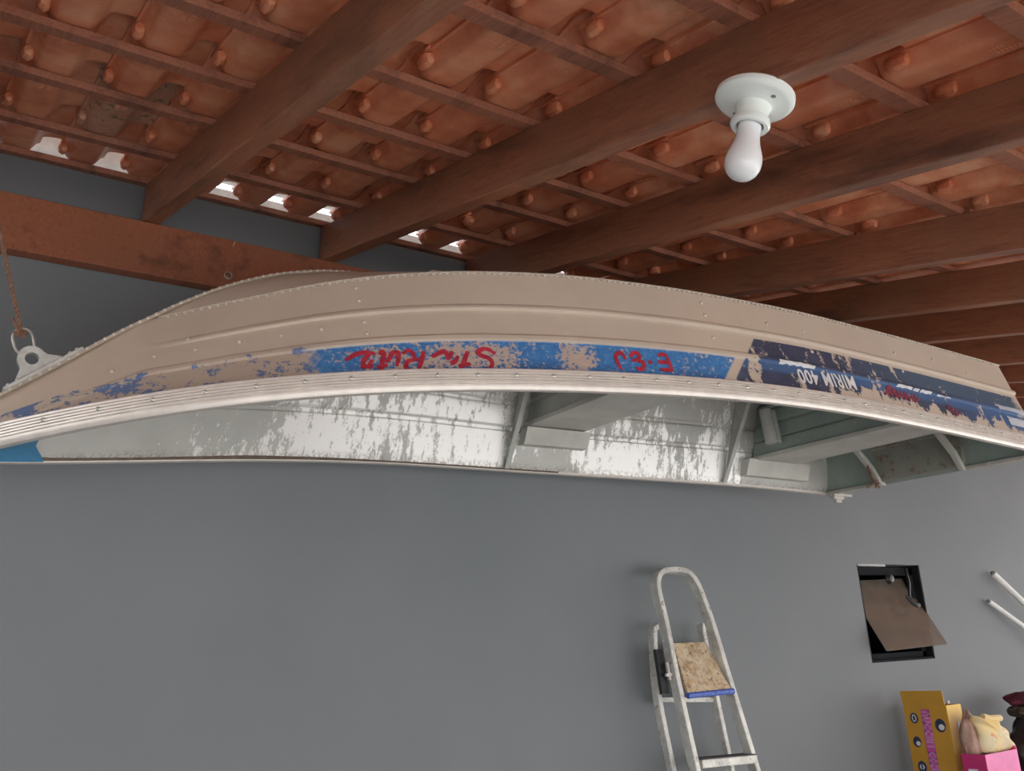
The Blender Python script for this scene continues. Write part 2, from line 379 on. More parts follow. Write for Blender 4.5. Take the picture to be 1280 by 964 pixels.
# ------------------------------------------------------------------ the setting
def wall_with_hole():
    mb = MB(); x0, x1 = 4.69, 5.315; z0, z1 = 1.404, 1.952; X0, X1, ZT = -6.0, 14.0, 3.30; T = .16
    mb.bb((X0, WY, 0), (x0, WY+T, ZT)); mb.bb((x1, WY, 0), (X1, WY+T, ZT)); mb.bb((x0, WY, 0), (x1, WY+T, z0)); mb.bb((x0, WY, z1), (x1, WY+T, ZT))
    return mb
tag(wall_with_hole().build('wall_back', M['wall']), kind='structure')
tag(MB().bb((-6, -2.2, -.12), (14, WY, 0)).build('floor', M['floor']), kind='structure')
tag(MB().bb((-40, -60, -.2), (60, -2.2, -.03)).build('ground_outside', M['ground']), kind='structure')
tag(MB().bb((-2.35, -2.2, 0), (-2.2, WY, 2.2)).build('wall_left', M['wall']), kind='structure')
mb = MB(); mb.bb((-6, WY+.02, 3.30), (.86, WY+.14, 3.412)); mb.bb((.86, WY+.03, 3.30), (14, WY+.13, 3.366))
tag(mb.build('trim_1', M.setdefault('mortar', simple('pale_mortar', (.34, .33, .31), .9, 0, .15, 20, .4))), kind='structure')
tag(MB().bb((-6, 3.02, 3.425), (10, 3.33, 3.430)).build('sun_blocker', M['mortar']), kind='structure')   # unseen sheet added above the last row to block sun streaks
# room behind the small window, its unlit darkness put into the wall colour
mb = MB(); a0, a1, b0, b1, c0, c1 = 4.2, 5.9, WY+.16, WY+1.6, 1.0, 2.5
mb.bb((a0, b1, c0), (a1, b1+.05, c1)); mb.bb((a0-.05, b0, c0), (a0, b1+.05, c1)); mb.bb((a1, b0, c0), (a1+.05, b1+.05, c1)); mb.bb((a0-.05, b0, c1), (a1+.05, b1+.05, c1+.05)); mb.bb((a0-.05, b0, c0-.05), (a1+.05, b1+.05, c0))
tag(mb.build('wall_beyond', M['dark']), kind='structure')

# window_1: reveal lining, frame, pivoting pane, stay
wx0, wx1, wz0, wz1 = 4.69, 5.315, 1.404, 1.952
win = bpy.data.objects.new('window_1', None); C.objects.link(win); win.location = (wx0, WY+.02, wz0); tag(win, kind='structure')
mb = MB(); t = .012
mb.bb((wx0, WY+.002, wz0), (wx0+t, WY+.158, wz1)); mb.bb((wx1-t, WY+.002, wz0), (wx1, WY+.158, wz1)); mb.bb((wx0, WY+.002, wz0), (wx1, WY+.158, wz0+t))
M['blackmatte'] = simple('matte_black', (.02, .022, .025), .9, 0, .2, 10, 0, .1)
mb.build('reveal', M['blackmatte'], win)
MB().bb((wx0, WY+.002, wz1-t), (wx1*.45+wx0*.55, WY+.10, wz1)).build('header_strip', M['header'], win)
mb = MB(); y0, y1 = WY+.045, WY+.075; q = .035
mb.bb((wx0+t, y0, wz0+t), (wx0+t+q, y1, wz1-t)); mb.bb((wx1-t-q, y0, wz0+t), (wx1-t, y1, wz1-t)); mb.bb((wx0+t, y0, wz1-t-q*1.3), (wx1-t, y1, wz1-t)); mb.bb((wx0+t, y0, wz0+t), (wx1-t, y1, wz0+t+q))
mb.build('window_frame', M['blackmatte'], win, bevel=.003)
bl, br = np.array([4.705, 3.150, 1.462]), np.array([5.312, 3.150, 1.482]); up = np.array([0, .205, .40])
MB().box(bl, br-bl, up, np.cross(br-bl, up)/np.linalg.norm(np.cross(br-bl, up))*.005).build('glass_pane', M['glass'], win)
mb = MB(); pT = atY(1131, 711, WY+.03); pB = atY(1137, 747, WY-.02)
mb.tube([pT, (pT+pB)/2+np.array([.004, -.01, 0]), pB], .008, n=8); h0 = pB
mb.tube([h0+np.array([-.03, 0, .01]), h0+np.array([-.01, -.015, -.03]), h0+np.array([.03, -.02, -.05]), h0+np.array([.065, -.01, -.045])], .012, n=8)
mb.build('stay_arm', M['black'], win, smooth=True)
kb = atY(1110, 724, WY+.02); MB().lathe(kb, (0, -1, 0), [(.03, 0), (.034, .01), (.02, .028), (.0005, .03)], 16).build('catch', M['black'], win, smooth=True)

# ------------------------------------------------------------------ rafters, wall beam, battens
H0, H1 = .85, 1.0
RAF = [(-1.33, -1.33), (-.66, -.66), (-.0, -.0), (.692, .708), (1.378, 1.380), (2.045, 1.985), (2.79, 2.83), (3.475, 3.475), (4.11, 4.085), (4.868, 4.868), (5.53, 5.53), (6.2, 6.2), (6.88, 6.88), (7.55, 7.55), (8.2, 8.2), (8.9, 8.9), (9.55, 9.55)]
RN = {3: 'thick brown rafter nearest the left edge that crosses above the bow', 4: 'long brown rafter that the white ceiling lamp is screwed to',
      5: 'knotty reddish rafter just right of the ceiling lamp', 6: 'second rafter to the right of the ceiling lamp', 7: 'third rafter to the right of the ceiling lamp',
      8: 'fourth rafter to the right of the lamp, low over the hull', 9: 'fifth rafter right of the lamp, dim above the stern', 10: 'sixth rafter right of the lamp, in shadow above the stern',
      11: 'seventh rafter right of the lamp, dark short length above the transom', 12: 'eighth rafter right of the lamp, dark sliver beside the transom'}
SW = 3.13/ math.cos(AL)                               # s at which timbers meet the wall
def beam_local(name, p0, p1, width, height, up, mat_, bevel=.004, wob=0):
    """a straight timber whose local Y (or X) axis runs along it; p0, p1 lie on the centre of its lower face"""
    p0 = np.array(p0); p1 = np.array(p1); L = np.linalg.norm(p1-p0); y = (p1-p0)/L; up = np.array(up, float)
    x = np.cross(y, up); x /= np.linalg.norm(x); z = np.cross(x, y)
    mb = MB(); n = 14; rnd = random.Random(hash(name) % 7 + int(abs(p0[0])*100))
    G = []
    prof = [(-width/2, 0), (width/2, 0), (width/2, height), (-width/2, height)]
    vs = []
    for i in range(n+1):
        for (a, b) in prof: vs.append((a+rnd.uniform(-wob, wob), L*i/n, b+(rnd.uniform(-wob, wob) if b == 0 else 0)))
    fs = [(i*4+q, (i+1)*4+q, (i+1)*4+(q+1) % 4, i*4+(q+1) % 4) for i in range(n) for q in range(4)]
    fs += [(0, 1, 2, 3), tuple(n*4+q for q in (3, 2, 1, 0))]
    mb.add(vs, fs); o = mb.build(name, mat_, None, bevel=bevel)
    o.matrix_world = Matrix(((x[0], y[0], z[0], p0[0]), (x[1], y[1], z[1], p0[1]), (x[2], y[2], z[2], p0[2]), (0, 0, 0, 1)))
    return o
FRAMING = MB()     # timbers of the same roof beyond the view
def beam_far(p0, p1, width, height, up):
    p0 = np.array(p0); y = np.array(p1)-p0; up = np.array(up, float); x = np.cross(y, up); x /= np.linalg.norm(x); z = np.cross(x, y); z /= np.linalg.norm(z)
    FRAMING.box(p0-x*width/2, x*width, y, z*height)
for i, (xw, xn) in enumerate(RAF):
    wdt = .056
    def RX(s): return xw+wdt/2+(xn-xw)*(2.6-s)/1.6
    s0, s1 = -1.7, (WY-.012+H0*math.sin(AL))/math.cos(AL)
    if i not in range(3, 13): beam_far(roof(RX(s0), s0, H0), roof(RX(s1), s1, H0), wdt, H1-H0, NN); continue
    o = beam_local('rafter', roof(RX(s0), s0, H0), roof(RX(s1), s1, H0), wdt, H1-H0, NN, M['rafter'], wob=.002)
    tag(o, RN[i], 'rafter', 'rafters under the tiled roof')
# small nails and hooks: one hook screwed in the wall beam
wb = beam_local('wall_beam', (-5.9, WY-.032, 2.905), (9.9, WY-.032, 2.905), .06, .2025, (0, 0, 1), M['beam'], wob=.0015)
tag(wb, 'reddish horizontal beam running along the grey wall below the rafters', 'beam')
# beam grain runs along its local Y, so give it the rafter-type direction
hk = atY(285, 345, WY-.064)
mb = MB(); rg = [hk+np.array([.014*math.cos(a), -.006, .014*math.sin(a)]) for a in np.linspace(0, 2*math.pi, 17)[:-1]]
mb.tube(rg, .003, n=6, closed=True, up=(0, 1, 0)); mb.tube([hk+np.array([0, .004, 0]), hk+np.array([0, -.008, -.012])], .003, n=6)
tag(recenter(mb.build('screw_eye', M['steel'], smooth=True), hk), 'small metal screw eye in the reddish wall beam above the bow', 'hook')
for (x, y, lb) in [(291, 309, 'tiny bent nail sticking out of the wall beam between the first two rafters')]:
    pn = atY(x, y, WY-.062); tag(recenter(MB().tube([pn+np.array([0, .004, 0]), pn+np.array([0, -.012, .004]), pn+np.array([0.003, -.014, .018])], .002, n=6).build('nail', M['steel']), pn), lb, 'nail')

BS = [-1.55, -1.17, -.80, -.42, -.05, .17, .545, .925, 1.292, 1.652, 2.072, 2.428, 2.772, 3.188, 3.548]
BS = [-1.71, -1.33, -.95, -.58, -.20, .175, .55, .925, 1.292, 1.652, 2.072, 2.428, 2.772, 3.188, 3.548]
ORD = ['first', 'second', 'third', 'fourth', 'fifth', 'sixth', 'seventh', 'eighth', 'ninth', 'tenth', 'eleventh', 'twelfth', 'thirteenth', 'fourteenth', 'fifteenth', 'sixteenth', 'seventeenth', 'eighteenth', 'nineteenth', 'twentieth', 'twenty-first', 'twenty-second', 'twenty-third', 'twenty-fourth', 'twenty-fifth', 'twenty-sixth', 'twenty-seventh', 'twenty-eighth']
cuts = [-2.0, .73, 1.415, 2.85, 4.9, 9.8]
cutn = ['length left of the leftmost rafter', 'length left of the lamp rafter', 'length just right of the lamp rafter', 'length past the second rafter beyond the lamp', 'far right length above the stern']
bh, bw = .020, .052
for r, s in enumerate(BS):
    for c in range(5):
        js = [0, .012, .010, -.004, 0][c] if s < 3.5 else 0
        x0, x1 = cuts[c]+(-.012 if c else 0), cuts[c+1]+(.012 if c < 4 else 0)
        if r*5+c not in (37, 41, 42, 46, 47, 48, 50, 51, 52, 53, 55, 56, 57, 58, 60, 61, 62, 63, 65, 66, 67, 70, 71, 72):
            beam_far(roof(x0, s+js-bw/2, H1), roof(x1, s+js-bw/2, H1), bw, bh, NN); continue
        o = beam_local('batten', roof(x0, s+js-bw/2, H1), roof(x1, s+js-bw/2, H1), bw, bh, NN, M['batten'], .0015, .001)
        tag(o, 'wooden batten, %s from the wall, %s' % (ORD[14-r], cutn[c]), 'batten', 'battens across the rafters')

tag(FRAMING.build('trim_3', M['rafter']), kind='structure')

# ------------------------------------------------------------------ clay tiles
TP, TX0, TL = .205, .182, .468
def tile_mesh():
    # profile: (x, z) of the lower surface; y = 0 lower end ... TL upper (wall) end
    prof = [(-.004, .036), (.004, .036), (.012, .029), (.022, .013), (.030, .004), (.038, .0), (.060, -.001), (.085, -.001), (.108, .0), (.116, .004), (.126, .018), (.134, .030), (.144, .036)]
    cover = [(.144, .036), (.156, .041), (.175, .044), (.195, .045), (.212, .044), (.222, .040)]
    th = .011; mb = MB()
    def sheet(pf, ys, m=0):
        k = len(pf); lo = []; hi = []
        for y in ys:
            lift = .015*(1-y/TL); e = max(0, (y-(TL-.02))/.02)
            k_ = lambda z: min(1, max(0, z)/.036)          # the arched side rides higher over the tile below
            up2 = lambda z: .020*k_(z)*min(1, max(0, (.15-y)/.045))
            lip = lambda z: (.003+.019*k_(z)) if y == 0 else 0
            lo.append([(x, y, z+lift+up2(z)-lip(z)+.003*e) for x, z in pf]); hi.append([(x, y, z+th+lift+up2(z)) for x, z in pf])
        mb.grid(lo, m); mb.grid(hi, m, True)
        mb.grid([lo[0], hi[0]], m, True); mb.grid([lo[-1], hi[-1]], m)
        mb.grid([[a[0] for a in lo], [a[0] for a in hi]], m); mb.grid([[a[-1] for a in lo], [a[-1] for a in hi]], m, True)
    sheet(prof, [0, .008, .05, .095, .11, .13, .155, .22, .30, .38, TL-.02, TL])
    sheet(cover, [0, .008, .05, .095, .11, .13, .155, .22, .30, TL-.082])
    # rounded hook at the upper left corner
    n = 7; G = []
    cx, cy, cz = .006, TL-.056, .022
    for i in range(n):
        a = math.pi*i/(n-1)
        row = []
        for j in range(9):
            b_ = 2*math.pi*j/8
            rr = math.sin(a)**.55
            row.append((cx+.017*rr*math.cos(b_), cy-.027*math.cos(a), cz+.021*rr*math.sin(b_)))
        G.append(row)
    mb.grid(G, 0)
    # stamped makers' marks: two lines of small raised strokes
    rnd = random.Random(3)
    for li, (xx, hgt) in enumerate([(.064, .010), (.082, .013)]):
        y = .17 if li else .20
        for g in range(6 if li else 4):
            wv = rnd.uniform(.005, .009); zf = -.0012+.015*(1-y/TL)
            k = rnd.choice([0, 1, 2])
            mb.bb((xx, y, zf-.0011), (xx+hgt, y+.0018, zf+.001), 1)
            if k != 1: mb.bb((xx, y, zf-.0011), (xx+.0018, y+wv*.7, zf+.001), 1)
            if k != 0: mb.bb((xx+hgt*.8, y, zf-.0011), (xx+hgt, y+wv*.7, zf+.001), 1)
            y += wv+.003
    return mb
tm = tile_mesh(); proto = tm.build('roof_tile', [M['tile'], M['tile_mark']], None, smooth=True, weld=False)
tmesh = proto.data; bpy.data.objects.remove(proto)
def tile_matrix(n, r):
    X = TX0+TP*n; s1 = BS[r]; g = (BS[r]-BS[r-1])/.372
    o = roof(X, s1-.026-TL*g, H1+bh+.002)
    return Matrix(((1, SL[0]*g, NN[0], o[0]), (0, SL[1]*g, NN[1], o[1]), (0, SL[2]*g, NN[2], o[2]), (0, 0, 0, 1)))
# tiles (column, row) of the roof that can be seen from the photograph's position; the others are one continuous surface
VISIBLE = {(n, r) for r, ns in {12: [-1, 0, 1, 2, 3, 4, 5, 6, 7, 8, 9, 11, 12, 13, 16, 17], 13: [-1, 0, 1, 2, 3, 4, 5, 6, 7, 8, 9, 11, 12, 13, 16, 17], 14: [-1, 0, 1, 2, 3, 4, 5, 6, 7, 8, 9, 12, 13, 16], 11: [0, 1, 2, 3, 4, 5, 6, 7, 8, 9, 11, 12, 13, 16, 17], 10: [1, 2, 3, 4, 5, 6, 7, 8, 9, 11, 12, 13, 16, 17], 9: [4, 5, 6, 7, 8, 9, 11, 12, 13], 8: [6, 7, 8, 9, 11]}.items() for n in ns}
bayn = ['left of leftmost rafter', 'left of lamp rafter', 'just right of lamp rafter', 'second bay past the lamp', 'third bay past the lamp', 'fourth bay past the lamp', 'fifth bay past the lamp', 'beyond the fifth bay']
edges = [.72, 1.405, 2.05, 2.84, 3.5, 4.13, 4.9]
from collections import defaultdict
cnt = defaultdict(int); rest = MB()
tv = [np.array(v.co) for v in tmesh.vertices]; tf = [tuple(p.vertices) for p in tmesh.polygons]; tmi = [p.material_index for p in tmesh.polygons]
hidden = []
for r in range(1, len(BS)):
    for n in range(-11, 47):
        Mx = tile_matrix(n, r)
        if VISIBLE is not None: vis = (n, r) in VISIBLE
        else:
            vis = False
            for yy in (0, .2, .4):
                P = np.array(Mx @ Vector((.08, yy, 0))); q, z = proj(P)
                if z > .1 and -120 < q[0] < 1400 and -150 < q[1] < 560: vis = True
        if not vis: hidden.append((n, r)); continue
        o = bpy.data.objects.new('roof_tile', tmesh); C.objects.link(o)
        jz = random.uniform(-.0015, .0015); jy = random.uniform(-.005, .005)
        o.matrix_world = Mx @ Matrix.Translation((random.uniform(-.002, .002), jy, jz)) @ Matrix.Rotation(random.uniform(-.006, .006), 4, 'Z')
        xc = TX0+TP*n+.1; b_ = sum(xc > e for e in edges); cnt[(b_, r)] += 1
        lab = 'clay tile, %s from left in %s row from wall, %s' % (ORD[cnt[(b_, r)]-1], ORD[14-r], bayn[b_])
        if (n, r) == (1, 13):
            o.material_slots[0].link = 'OBJECT'; o.material_slots[0].material = M['tile_pale']
            lab = 'pale clay roof tile with a green moss stain, left of the leftmost rafter'
        o['nr'] = [n, r] if VISIBLE is None else 0
        if VISIBLE is not None: del o['nr']
        tag(o, lab, 'roof tile', 'clay tiles of the roof')
# the part of the roof that the view never reaches: one continuous tiled surface
prof = [(.0, .036), (.022, .013), (.034, .0), (.112, .0), (.128, .02), (.144, .036), (.165, .043), (.205, .043)]
mb = MB(); th = .011
hs = set(hidden)
for r in range(1, len(BS)):
    run = sorted(n for n, rr in hidden if rr == r)
    i = 0
    while i < len(run):
        j = i
        while j+1 < len(run) and run[j+1] == run[j]+1: j += 1
        pf = [(TX0+TP*n+x, z) for n in run[i:j+1] for x, z in prof[:-1]]+[(TX0+TP*(run[j]+1), .036)]
        s0, s1 = BS[r]-.026-TL, BS[r]-.026
        lo = [[roof(x, s0, H1+bh+.002+z+.015) for x, z in pf], [roof(x, s1, H1+bh+.002+z) for x, z in pf]]
        hi = [[roof(x, s0, H1+bh+.013+z+.015) for x, z in pf], [roof(x, s1, H1+bh+.013+z) for x, z in pf]]
        mb.grid(lo); mb.grid(hi, 0, True); mb.grid([lo[0], hi[0]], 0, True); mb.grid([lo[1], hi[1]], 0)
        i = j+1
tag(mb.build('ceiling', M['tile']), kind='structure')

# ------------------------------------------------------------------ ceiling lamp
lc = roof(1.408, (1.0327*SL[1]+1.1115*SL[2]), H0-.002); ax = np.array([-.10, -.06, -1.0])
v0_ = ray(945, 118); v0_ /= np.linalg.norm(v0_); pp_ = -.18*CR-.98*CU; pp_ -= (pp_@v0_)*v0_; pp_ /= np.linalg.norm(pp_); ax = -.56*v0_+.83*pp_; ax /= np.linalg.norm(ax); LS = 1.17

lamp = thing('ceiling_lamp', lc, 'white porcelain lamp holder with a bare opal bulb screwed under a rafter', 'lamp')
pl = MB().lathe(lc, ax, [(a_*LS, b_*LS) for a_, b_ in [(.0005, .0), (.066, .0), (.070, .004), (.070, .012), (.066, .017), (.058, .0195), (.040, .0215), (.032, .026), (.029, .034), (.0275, .046), (.0275, .052)]], 48).build('mounting_plate', M['ceramic'], lamp, smooth=True)
e1_ = np.cross(ax, CU); e1_ /= np.linalg.norm(e1_); e1_ = e1_*(1 if e1_@CR > 0 else -1); e2_ = np.cross(ax, e1_); e2_ *= (1 if e2_@CU > 0 else -1)
for sx in (-1, 1):
    MB().lathe(lc+(sx*.043*e1_+.012*sx*e2_+ax*.0205)*LS, ax, [(.0055, -.003), (.0055, .001), (.003, .0015), (.0005, .001)], 12).build('screw', M['header'], lamp)
MB().lathe(lc, ax, [(a_*LS, b_*LS) for a_, b_ in [(.0275, .050), (.033, .052), (.035, .056), (.035, .063), (.032, .067), (.026, .067), (.0235, .064), (.0235, .05)]], 40).build('socket_collar', M['ceramic'], lamp, smooth=True)
bp = [(.0205, .052), (.0205, .070), (.0207, .082), (.023, .098), (.0275, .112), (.0315, .125), (.0325, .136), (.031, .147), (.0265, .157), (.019, .1645), (.010, .1685), (.0005, .1695)]
MB().lathe(lc, ax, [(a_*LS, b_*LS) for a_, b_ in bp], 40).build('light_bulb', M['bulb'], lamp, smooth=True)

# ------------------------------------------------------------------ the boat
B0 = CAM+np.array([0.13018936, 2.56878884, 0.54511894])
BA = np.array([0.99781854, -0.06465958, -0.01331574]); BV = np.array([-0.06507156, -0.99732604, -0.03326352]); BW = np.array([0.01112933, -0.03405743, 0.99935791])
BL = 3.74296
def half(t):
    B, um, pp, bt = .60620843, .39071121, 2.89923178, .56521879
    b = B*(1-max(0, 1-t/um)**pp) if t < um else B-(B-bt)*((min(t, 1.05)-um)/(1-um))**2
    return max(0, b-.06448706*math.sin(2*math.pi*t)-.03094429*math.sin(3*math.pi*t))
def sheer(t): return .25493817*(1-(1-min(max(t/.7, 0), 1))**2)-.0182927*(max(0, (t-.7)/.3))**2+.01143094*math.sin(2*math.pi*t)+.00502595*math.sin(3*math.pi*t)
def pchip(xs, ys):
    xs = np.array(xs, float); ys = np.array(ys, float); h = np.diff(xs); d = np.diff(ys)/h; m = np.zeros(len(xs))
    for i in range(1, len(xs)-1):
        if d[i-1]*d[i] > 0: w1 = 2*h[i]+h[i-1]; w2 = h[i]+2*h[i-1]; m[i] = (w1+w2)/(w1/d[i-1]+w2/d[i])
    m[0] = d[0]; m[-1] = d[-1]
    def f(x):
        x = min(max(x, xs[0]), xs[-1]); i = min(int(np.searchsorted(xs, x, 'right'))-1, len(h)-1); u = (x-xs[i])/h[i]
        return float((2*u**3-3*u**2+1)*ys[i]+(u**3-2*u**2+u)*h[i]*m[i]+(-2*u**3+3*u**2)*ys[i+1]+(u**3-u**2)*h[i]*m[i+1])
    return f
TC = .12
rho = pchip([.12, .175, .25, .325, .4, .475, .55, .7, .85, 1.0], [0, .30, .55, .69, .76, .79, .805, .815, .82, .82])
chh = pchip([.12, .175, .23, .285, .34, .395, .505, .6, .725, .835, 1.0], [.350, .366, .386, .397, .401, .401, .393, .387, .387, .391, .398])
keel = pchip([0, .02, .06, .1, .12, .14, .18, .22, .26, .34, .5, .75, 1.0], [.095, .140, .226, .316, .356, .396, .459, .499, .516, .519, .508, .485, .470])
def ctr(t): return B0+BA*BL*t+BW*sheer(t)
def warp(t, fr): return t+(max(0, t-.9)/.1)**2*(.030-.018*fr)
def side(t, fr, sg=1, off=0):
    if t < TC: hh_ = keel(t) if t < .1 else keel(t)*(TC-t)/.02+chh(TC)*(t-.1)/.02; in_ = 1-fr
    else: hh_ = chh(t); in_ = 1-fr*(1-rho(t))
    b = half(t)
    P = ctr(warp(t, fr)) + BV*(sg*(b*in_+off)) + BW*hh_*fr
    return P
def snorm(t, fr, sg=1):
    e = 1e-3; a_ = side(t+e, fr, sg)-side(t-e, fr, sg); b_ = side(t, fr+e, sg)-side(t, fr-e, sg); n = np.cross(a_, b_); n /= np.linalg.norm(n)
    return n if n@BV*sg > 0 else -n
boat = thing('boat', ctr(.5), 'upside-down aluminium fishing boat with worn blue paint hanging below the roof', 'boat')
TS = np.concatenate([np.linspace(0.0, .3, 50), np.linspace(.306, .9, 90), np.linspace(.905, 1.0, 20)])
def ridge(fr, c, hw, amp):
    d = abs(fr-c)/hw
    return amp*(math.cos(math.pi*d)*.5+.5) if d < 1 else 0
FRS = sorted(set([0, .04, .08, .12, .16, .2, .25, .3, .35, .375] + [round(.395+.01*i, 3) for i in range(9)] + [.5, .55, .6, .63] + [round(.65+.01*i, 3) for i in range(9)] + [.76, .8, .85, .9, .95, 1.0]))
def ridge_off(t, fr):
    fade = min(1, max(0, (t-.035)/.05)); fade1 = min(1, max(0, (t-.11)/.05))
    return .010*fade*ridge_s(fr, .43)+.010*fade1*ridge_s(fr, .69)
def ridge_s(fr, c):
    d = (fr-c)
    if d < -.032 or d > .028: return 0
    if d < -.014: return (d+.032)/.018
    if d < .016: return 1
    return (.028-d)/.012
for sg in (1, -1):
    mb = MB(); G = []; uvs = []
    for t_ in TS:
        row = []
        for fr in FRS:
            row.append(side(t_, fr, sg, ridge_off(t_, fr))); uvs.append((t_, fr))
        G.append(row)
    mb.grid(G, 0, sg > 0)
    nv = len(mb.v); Gi = [[np.array(p)-BV*sg*.003 for p in row] for row in G]
    mb.grid(Gi, 1, sg < 0); uvs = uvs+uvs
    o = mb.build('hull_side', [M['hull'], M['inner']], boat, smooth=True)
    me = o.data; ul = me.uv_layers.new(name='UVMap')
    for lp in me.loops: ul.data[lp.index].uv = uvs[lp.vertex_index]
    # bottom panel
    mb = MB(); G = []; uvb = []
    for t_ in TS[TS >= TC]:
        ch = side(t_, 1, sg); kp = ctr(warp(t_, 1))+BW*keel(t_); row = []
        if t_-TC < .004: kp = ch
        for q_ in np.linspace(0, 1, 9):
            P = ch*(1-q_)+kp*q_+BW*.012*math.sin(math.pi*q_)*min(1, (t_-TC)/.1); row.append(P)
        G.append(row); uvb += [(t_, 1.2)]*9
    mb.grid(G, 0, sg > 0); mb.grid([[np.array(p)-BW*.003 for p in row] for row in G], 1, sg < 0)
    o = mb.build('hull_bottom', [M['hull'], M['innerpaint']], boat, smooth=True)
    me = o.data; ul = me.uv_layers.new(name='UVMap')
    for lp in me.loops: ul.data[lp.index].uv = (0.7, 1.2)
    # chine strip with its row of rivets
    M.setdefault('trim', simple('beige_trim', (.56, .48, .40), .4, .1, .1, 30)); M.setdefault('rivet', simple('rivet_metal', (.72, .65, .57), .35, .2, .1, 30))
    mb = MB(); pts = [side(t_, 1, sg)+BW*.002+BV*sg*.001 for t_ in np.linspace(TC+.004, 1, 90)]
    mb.sweep(pts, [(-.012, -.003), (.004, -.003), (.006, 0), (.004, .003), (-.012, .003)], up=tuple(BW), m=0) if sg > 0 else mb.sweep(pts, [(.012, -.003), (-.004, -.003), (-.006, 0), (-.004, .003), (.012, .003)], up=tuple(BW), m=0)
    t_ = TC+.01
    while t_ < .998:
        P = side(t_, 1, sg); mb.dome(P-BW*.002+BV*sg*.0045, (BW*.6+BV*sg)/1.17, .0056, .7, 8, 1); t_ += .0052
    mb.build('chine_strip', [M['trim'], M['rivet']], boat, smooth=True)
    # gunwale rail: ribbed extrusion
    pr = [(-.010, .0), (.004, -.004), (.014, -.001), (.0175, .006), (.0175, .016), (.0150, .0185)]
    for k_ in range(5): z_ = .0205+k_*.0075; pr += [(.0170, z_), (.0170, z_+.0040), (.0125, z_+.0050), (.0125, z_+.0066)]
    pr += [(.0120, .059), (.004, .061), (.003, .012), (-.010, .010)]
    mb = MB(); pts = []; ups = []
    for t_ in np.concatenate([np.linspace(.0, .3, 40), np.linspace(.31, 1.0, 70)]): pts.append(side(t_, 0, sg))
    P_ = []; k = len(pr); n_ = len(pts)
    for i in range(n_):
        tg = pts[min(i+1, n_-1)]-pts[max(i-1, 0)]; tg /= np.linalg.norm(tg); od = np.cross(tg, BW); od /= np.linalg.norm(od)
        if od@BV*sg < 0: od = -od
        P_.append([pts[i]+od*a_+BW*b_ for a_, b_ in pr]+[pts[i]+od*pr[0][0]+BW*pr[0][1]])
    mb.grid(P_, 0, sg < 0); mb.add(P_[-1][:-1], [tuple(range(k))]); mb.add(P_[0][:-1], [tuple(range(k))])
    for i in range(34):
        t_ = .025+i*.0292
        P = side(t_, 0, sg); tg = side(t_+.002, 0, sg)-side(t_-.002, 0, sg); tg /= np.linalg.norm(tg); od = np.cross(tg, BW); od *= np.sign(od@BV)*sg
        mb.dome(P+od*.0155+BW*.040, od, .0062, .6, 10, 1)
    mb.build('gunwale_rail', [M['alurail'], M['steel']], boat, smooth=True)
    # scattered rivets over the frames
    if sg < 0: continue
    cols = [(.251, [.92, .80, .60, .50]), (.541, [.905, .785, .57]), (.613, [.805]), (.66, [.80, .59]), (.80, [.80, .60]), (.87, [.84]), (.93, [.78])]
    for tt_, frs in cols:
        for fr in frs: nn = snorm(tt_, fr, sg); MB().dome(side(tt_, fr, sg)+nn*(.001+ridge_off(tt_, fr)), nn, .0066, .7, 10).build('rivet', M['rivet'], boat, smooth=True)
    for tt_ in (.092, .118, .143, .17, .196, .222): nn = snorm(tt_, .56, sg); MB().dome(side(tt_, .575, sg)+nn*.001, nn, .0066, .7, 10).build('rivet', M['rivet'], boat, smooth=True)
    for tt_, fr in ((.57, .33), (.605, .42), (.55, .36), (.14, .69)): nn = snorm(tt_, fr, sg); MB().dome(side(tt_, fr, sg)+nn*.003, nn, .006, .7, 10).build('rivet', M['rivet'], boat, smooth=True)
# stem and keel band over the bow
mb = MB(); pts = [ctr(t_)+BW*(keel(t_)+.004) for t_ in np.linspace(0.0, .34, 60)]
mb.sweep(pts, rsoft(.034, .012, .4), up=tuple(BV), m=0) if False else None
def stem_pt(t_): return ctr(t_)+BW*(keel(t_)+.003)
G = []
for t_ in np.linspace(0.0, .36, 70):
    P = stem_pt(t_); tg = stem_pt(t_+.003)-stem_pt(max(0, t_-.003)); tg /= np.linalg.norm(tg); nn = np.cross(BV, tg); nn *= np.sign(nn@BW)
    G.append([P+BV*a_+nn*b_ for a_, b_ in [(.016, -.008), (.019, -.006), (.017, .001), (.007, .003), (-.007, .003), (-.017, .001), (-.019, -.006), (-.016, -.008), (.016, -.008)]])
mb = MB(); mb.grid(G)
for i in range(58):
    t_ = .004+i*.0056
    P = stem_pt(t_); tg = stem_pt(t_+.003)-stem_pt(max(0, t_-.003)); tg /= np.linalg.norm(tg); nn = np.cross(BV, tg); nn *= np.sign(nn@BW)
    mb.dome(P+BV*.0175-nn*.002, (nn*.3+BV)/1.04, .0048, .6, 8, 1); mb.dome(P-BV*.0175-nn*.002, (nn*.3-BV)/1.04, .0048, .6, 8, 1)
mb.build('stem_band', [M['trim'], M['rivet']], boat, smooth=True)
# keel skeg
G = []
for t_ in np.linspace(.335, .995, 40):
    top = .560-.03*max(0, t_-.4) if t_ > .35 else keel(t_)+(.560-keel(t_))*(t_-.335)/.015
    bt_ = keel(t_)-.002; c_ = ctr(t_)
    G.append([c_+BV*.016+BW*bt_, c_+BV*.012+BW*top, c_-BV*.012+BW*top, c_-BV*.016+BW*bt_])
mb = MB(); mb.grid(G); mb.add(G[0], [(0, 1, 2, 3)]); mb.add(G[-1], [(3, 2, 1, 0)]); mb.build('keel', M['trim'], boat, bevel=.002)

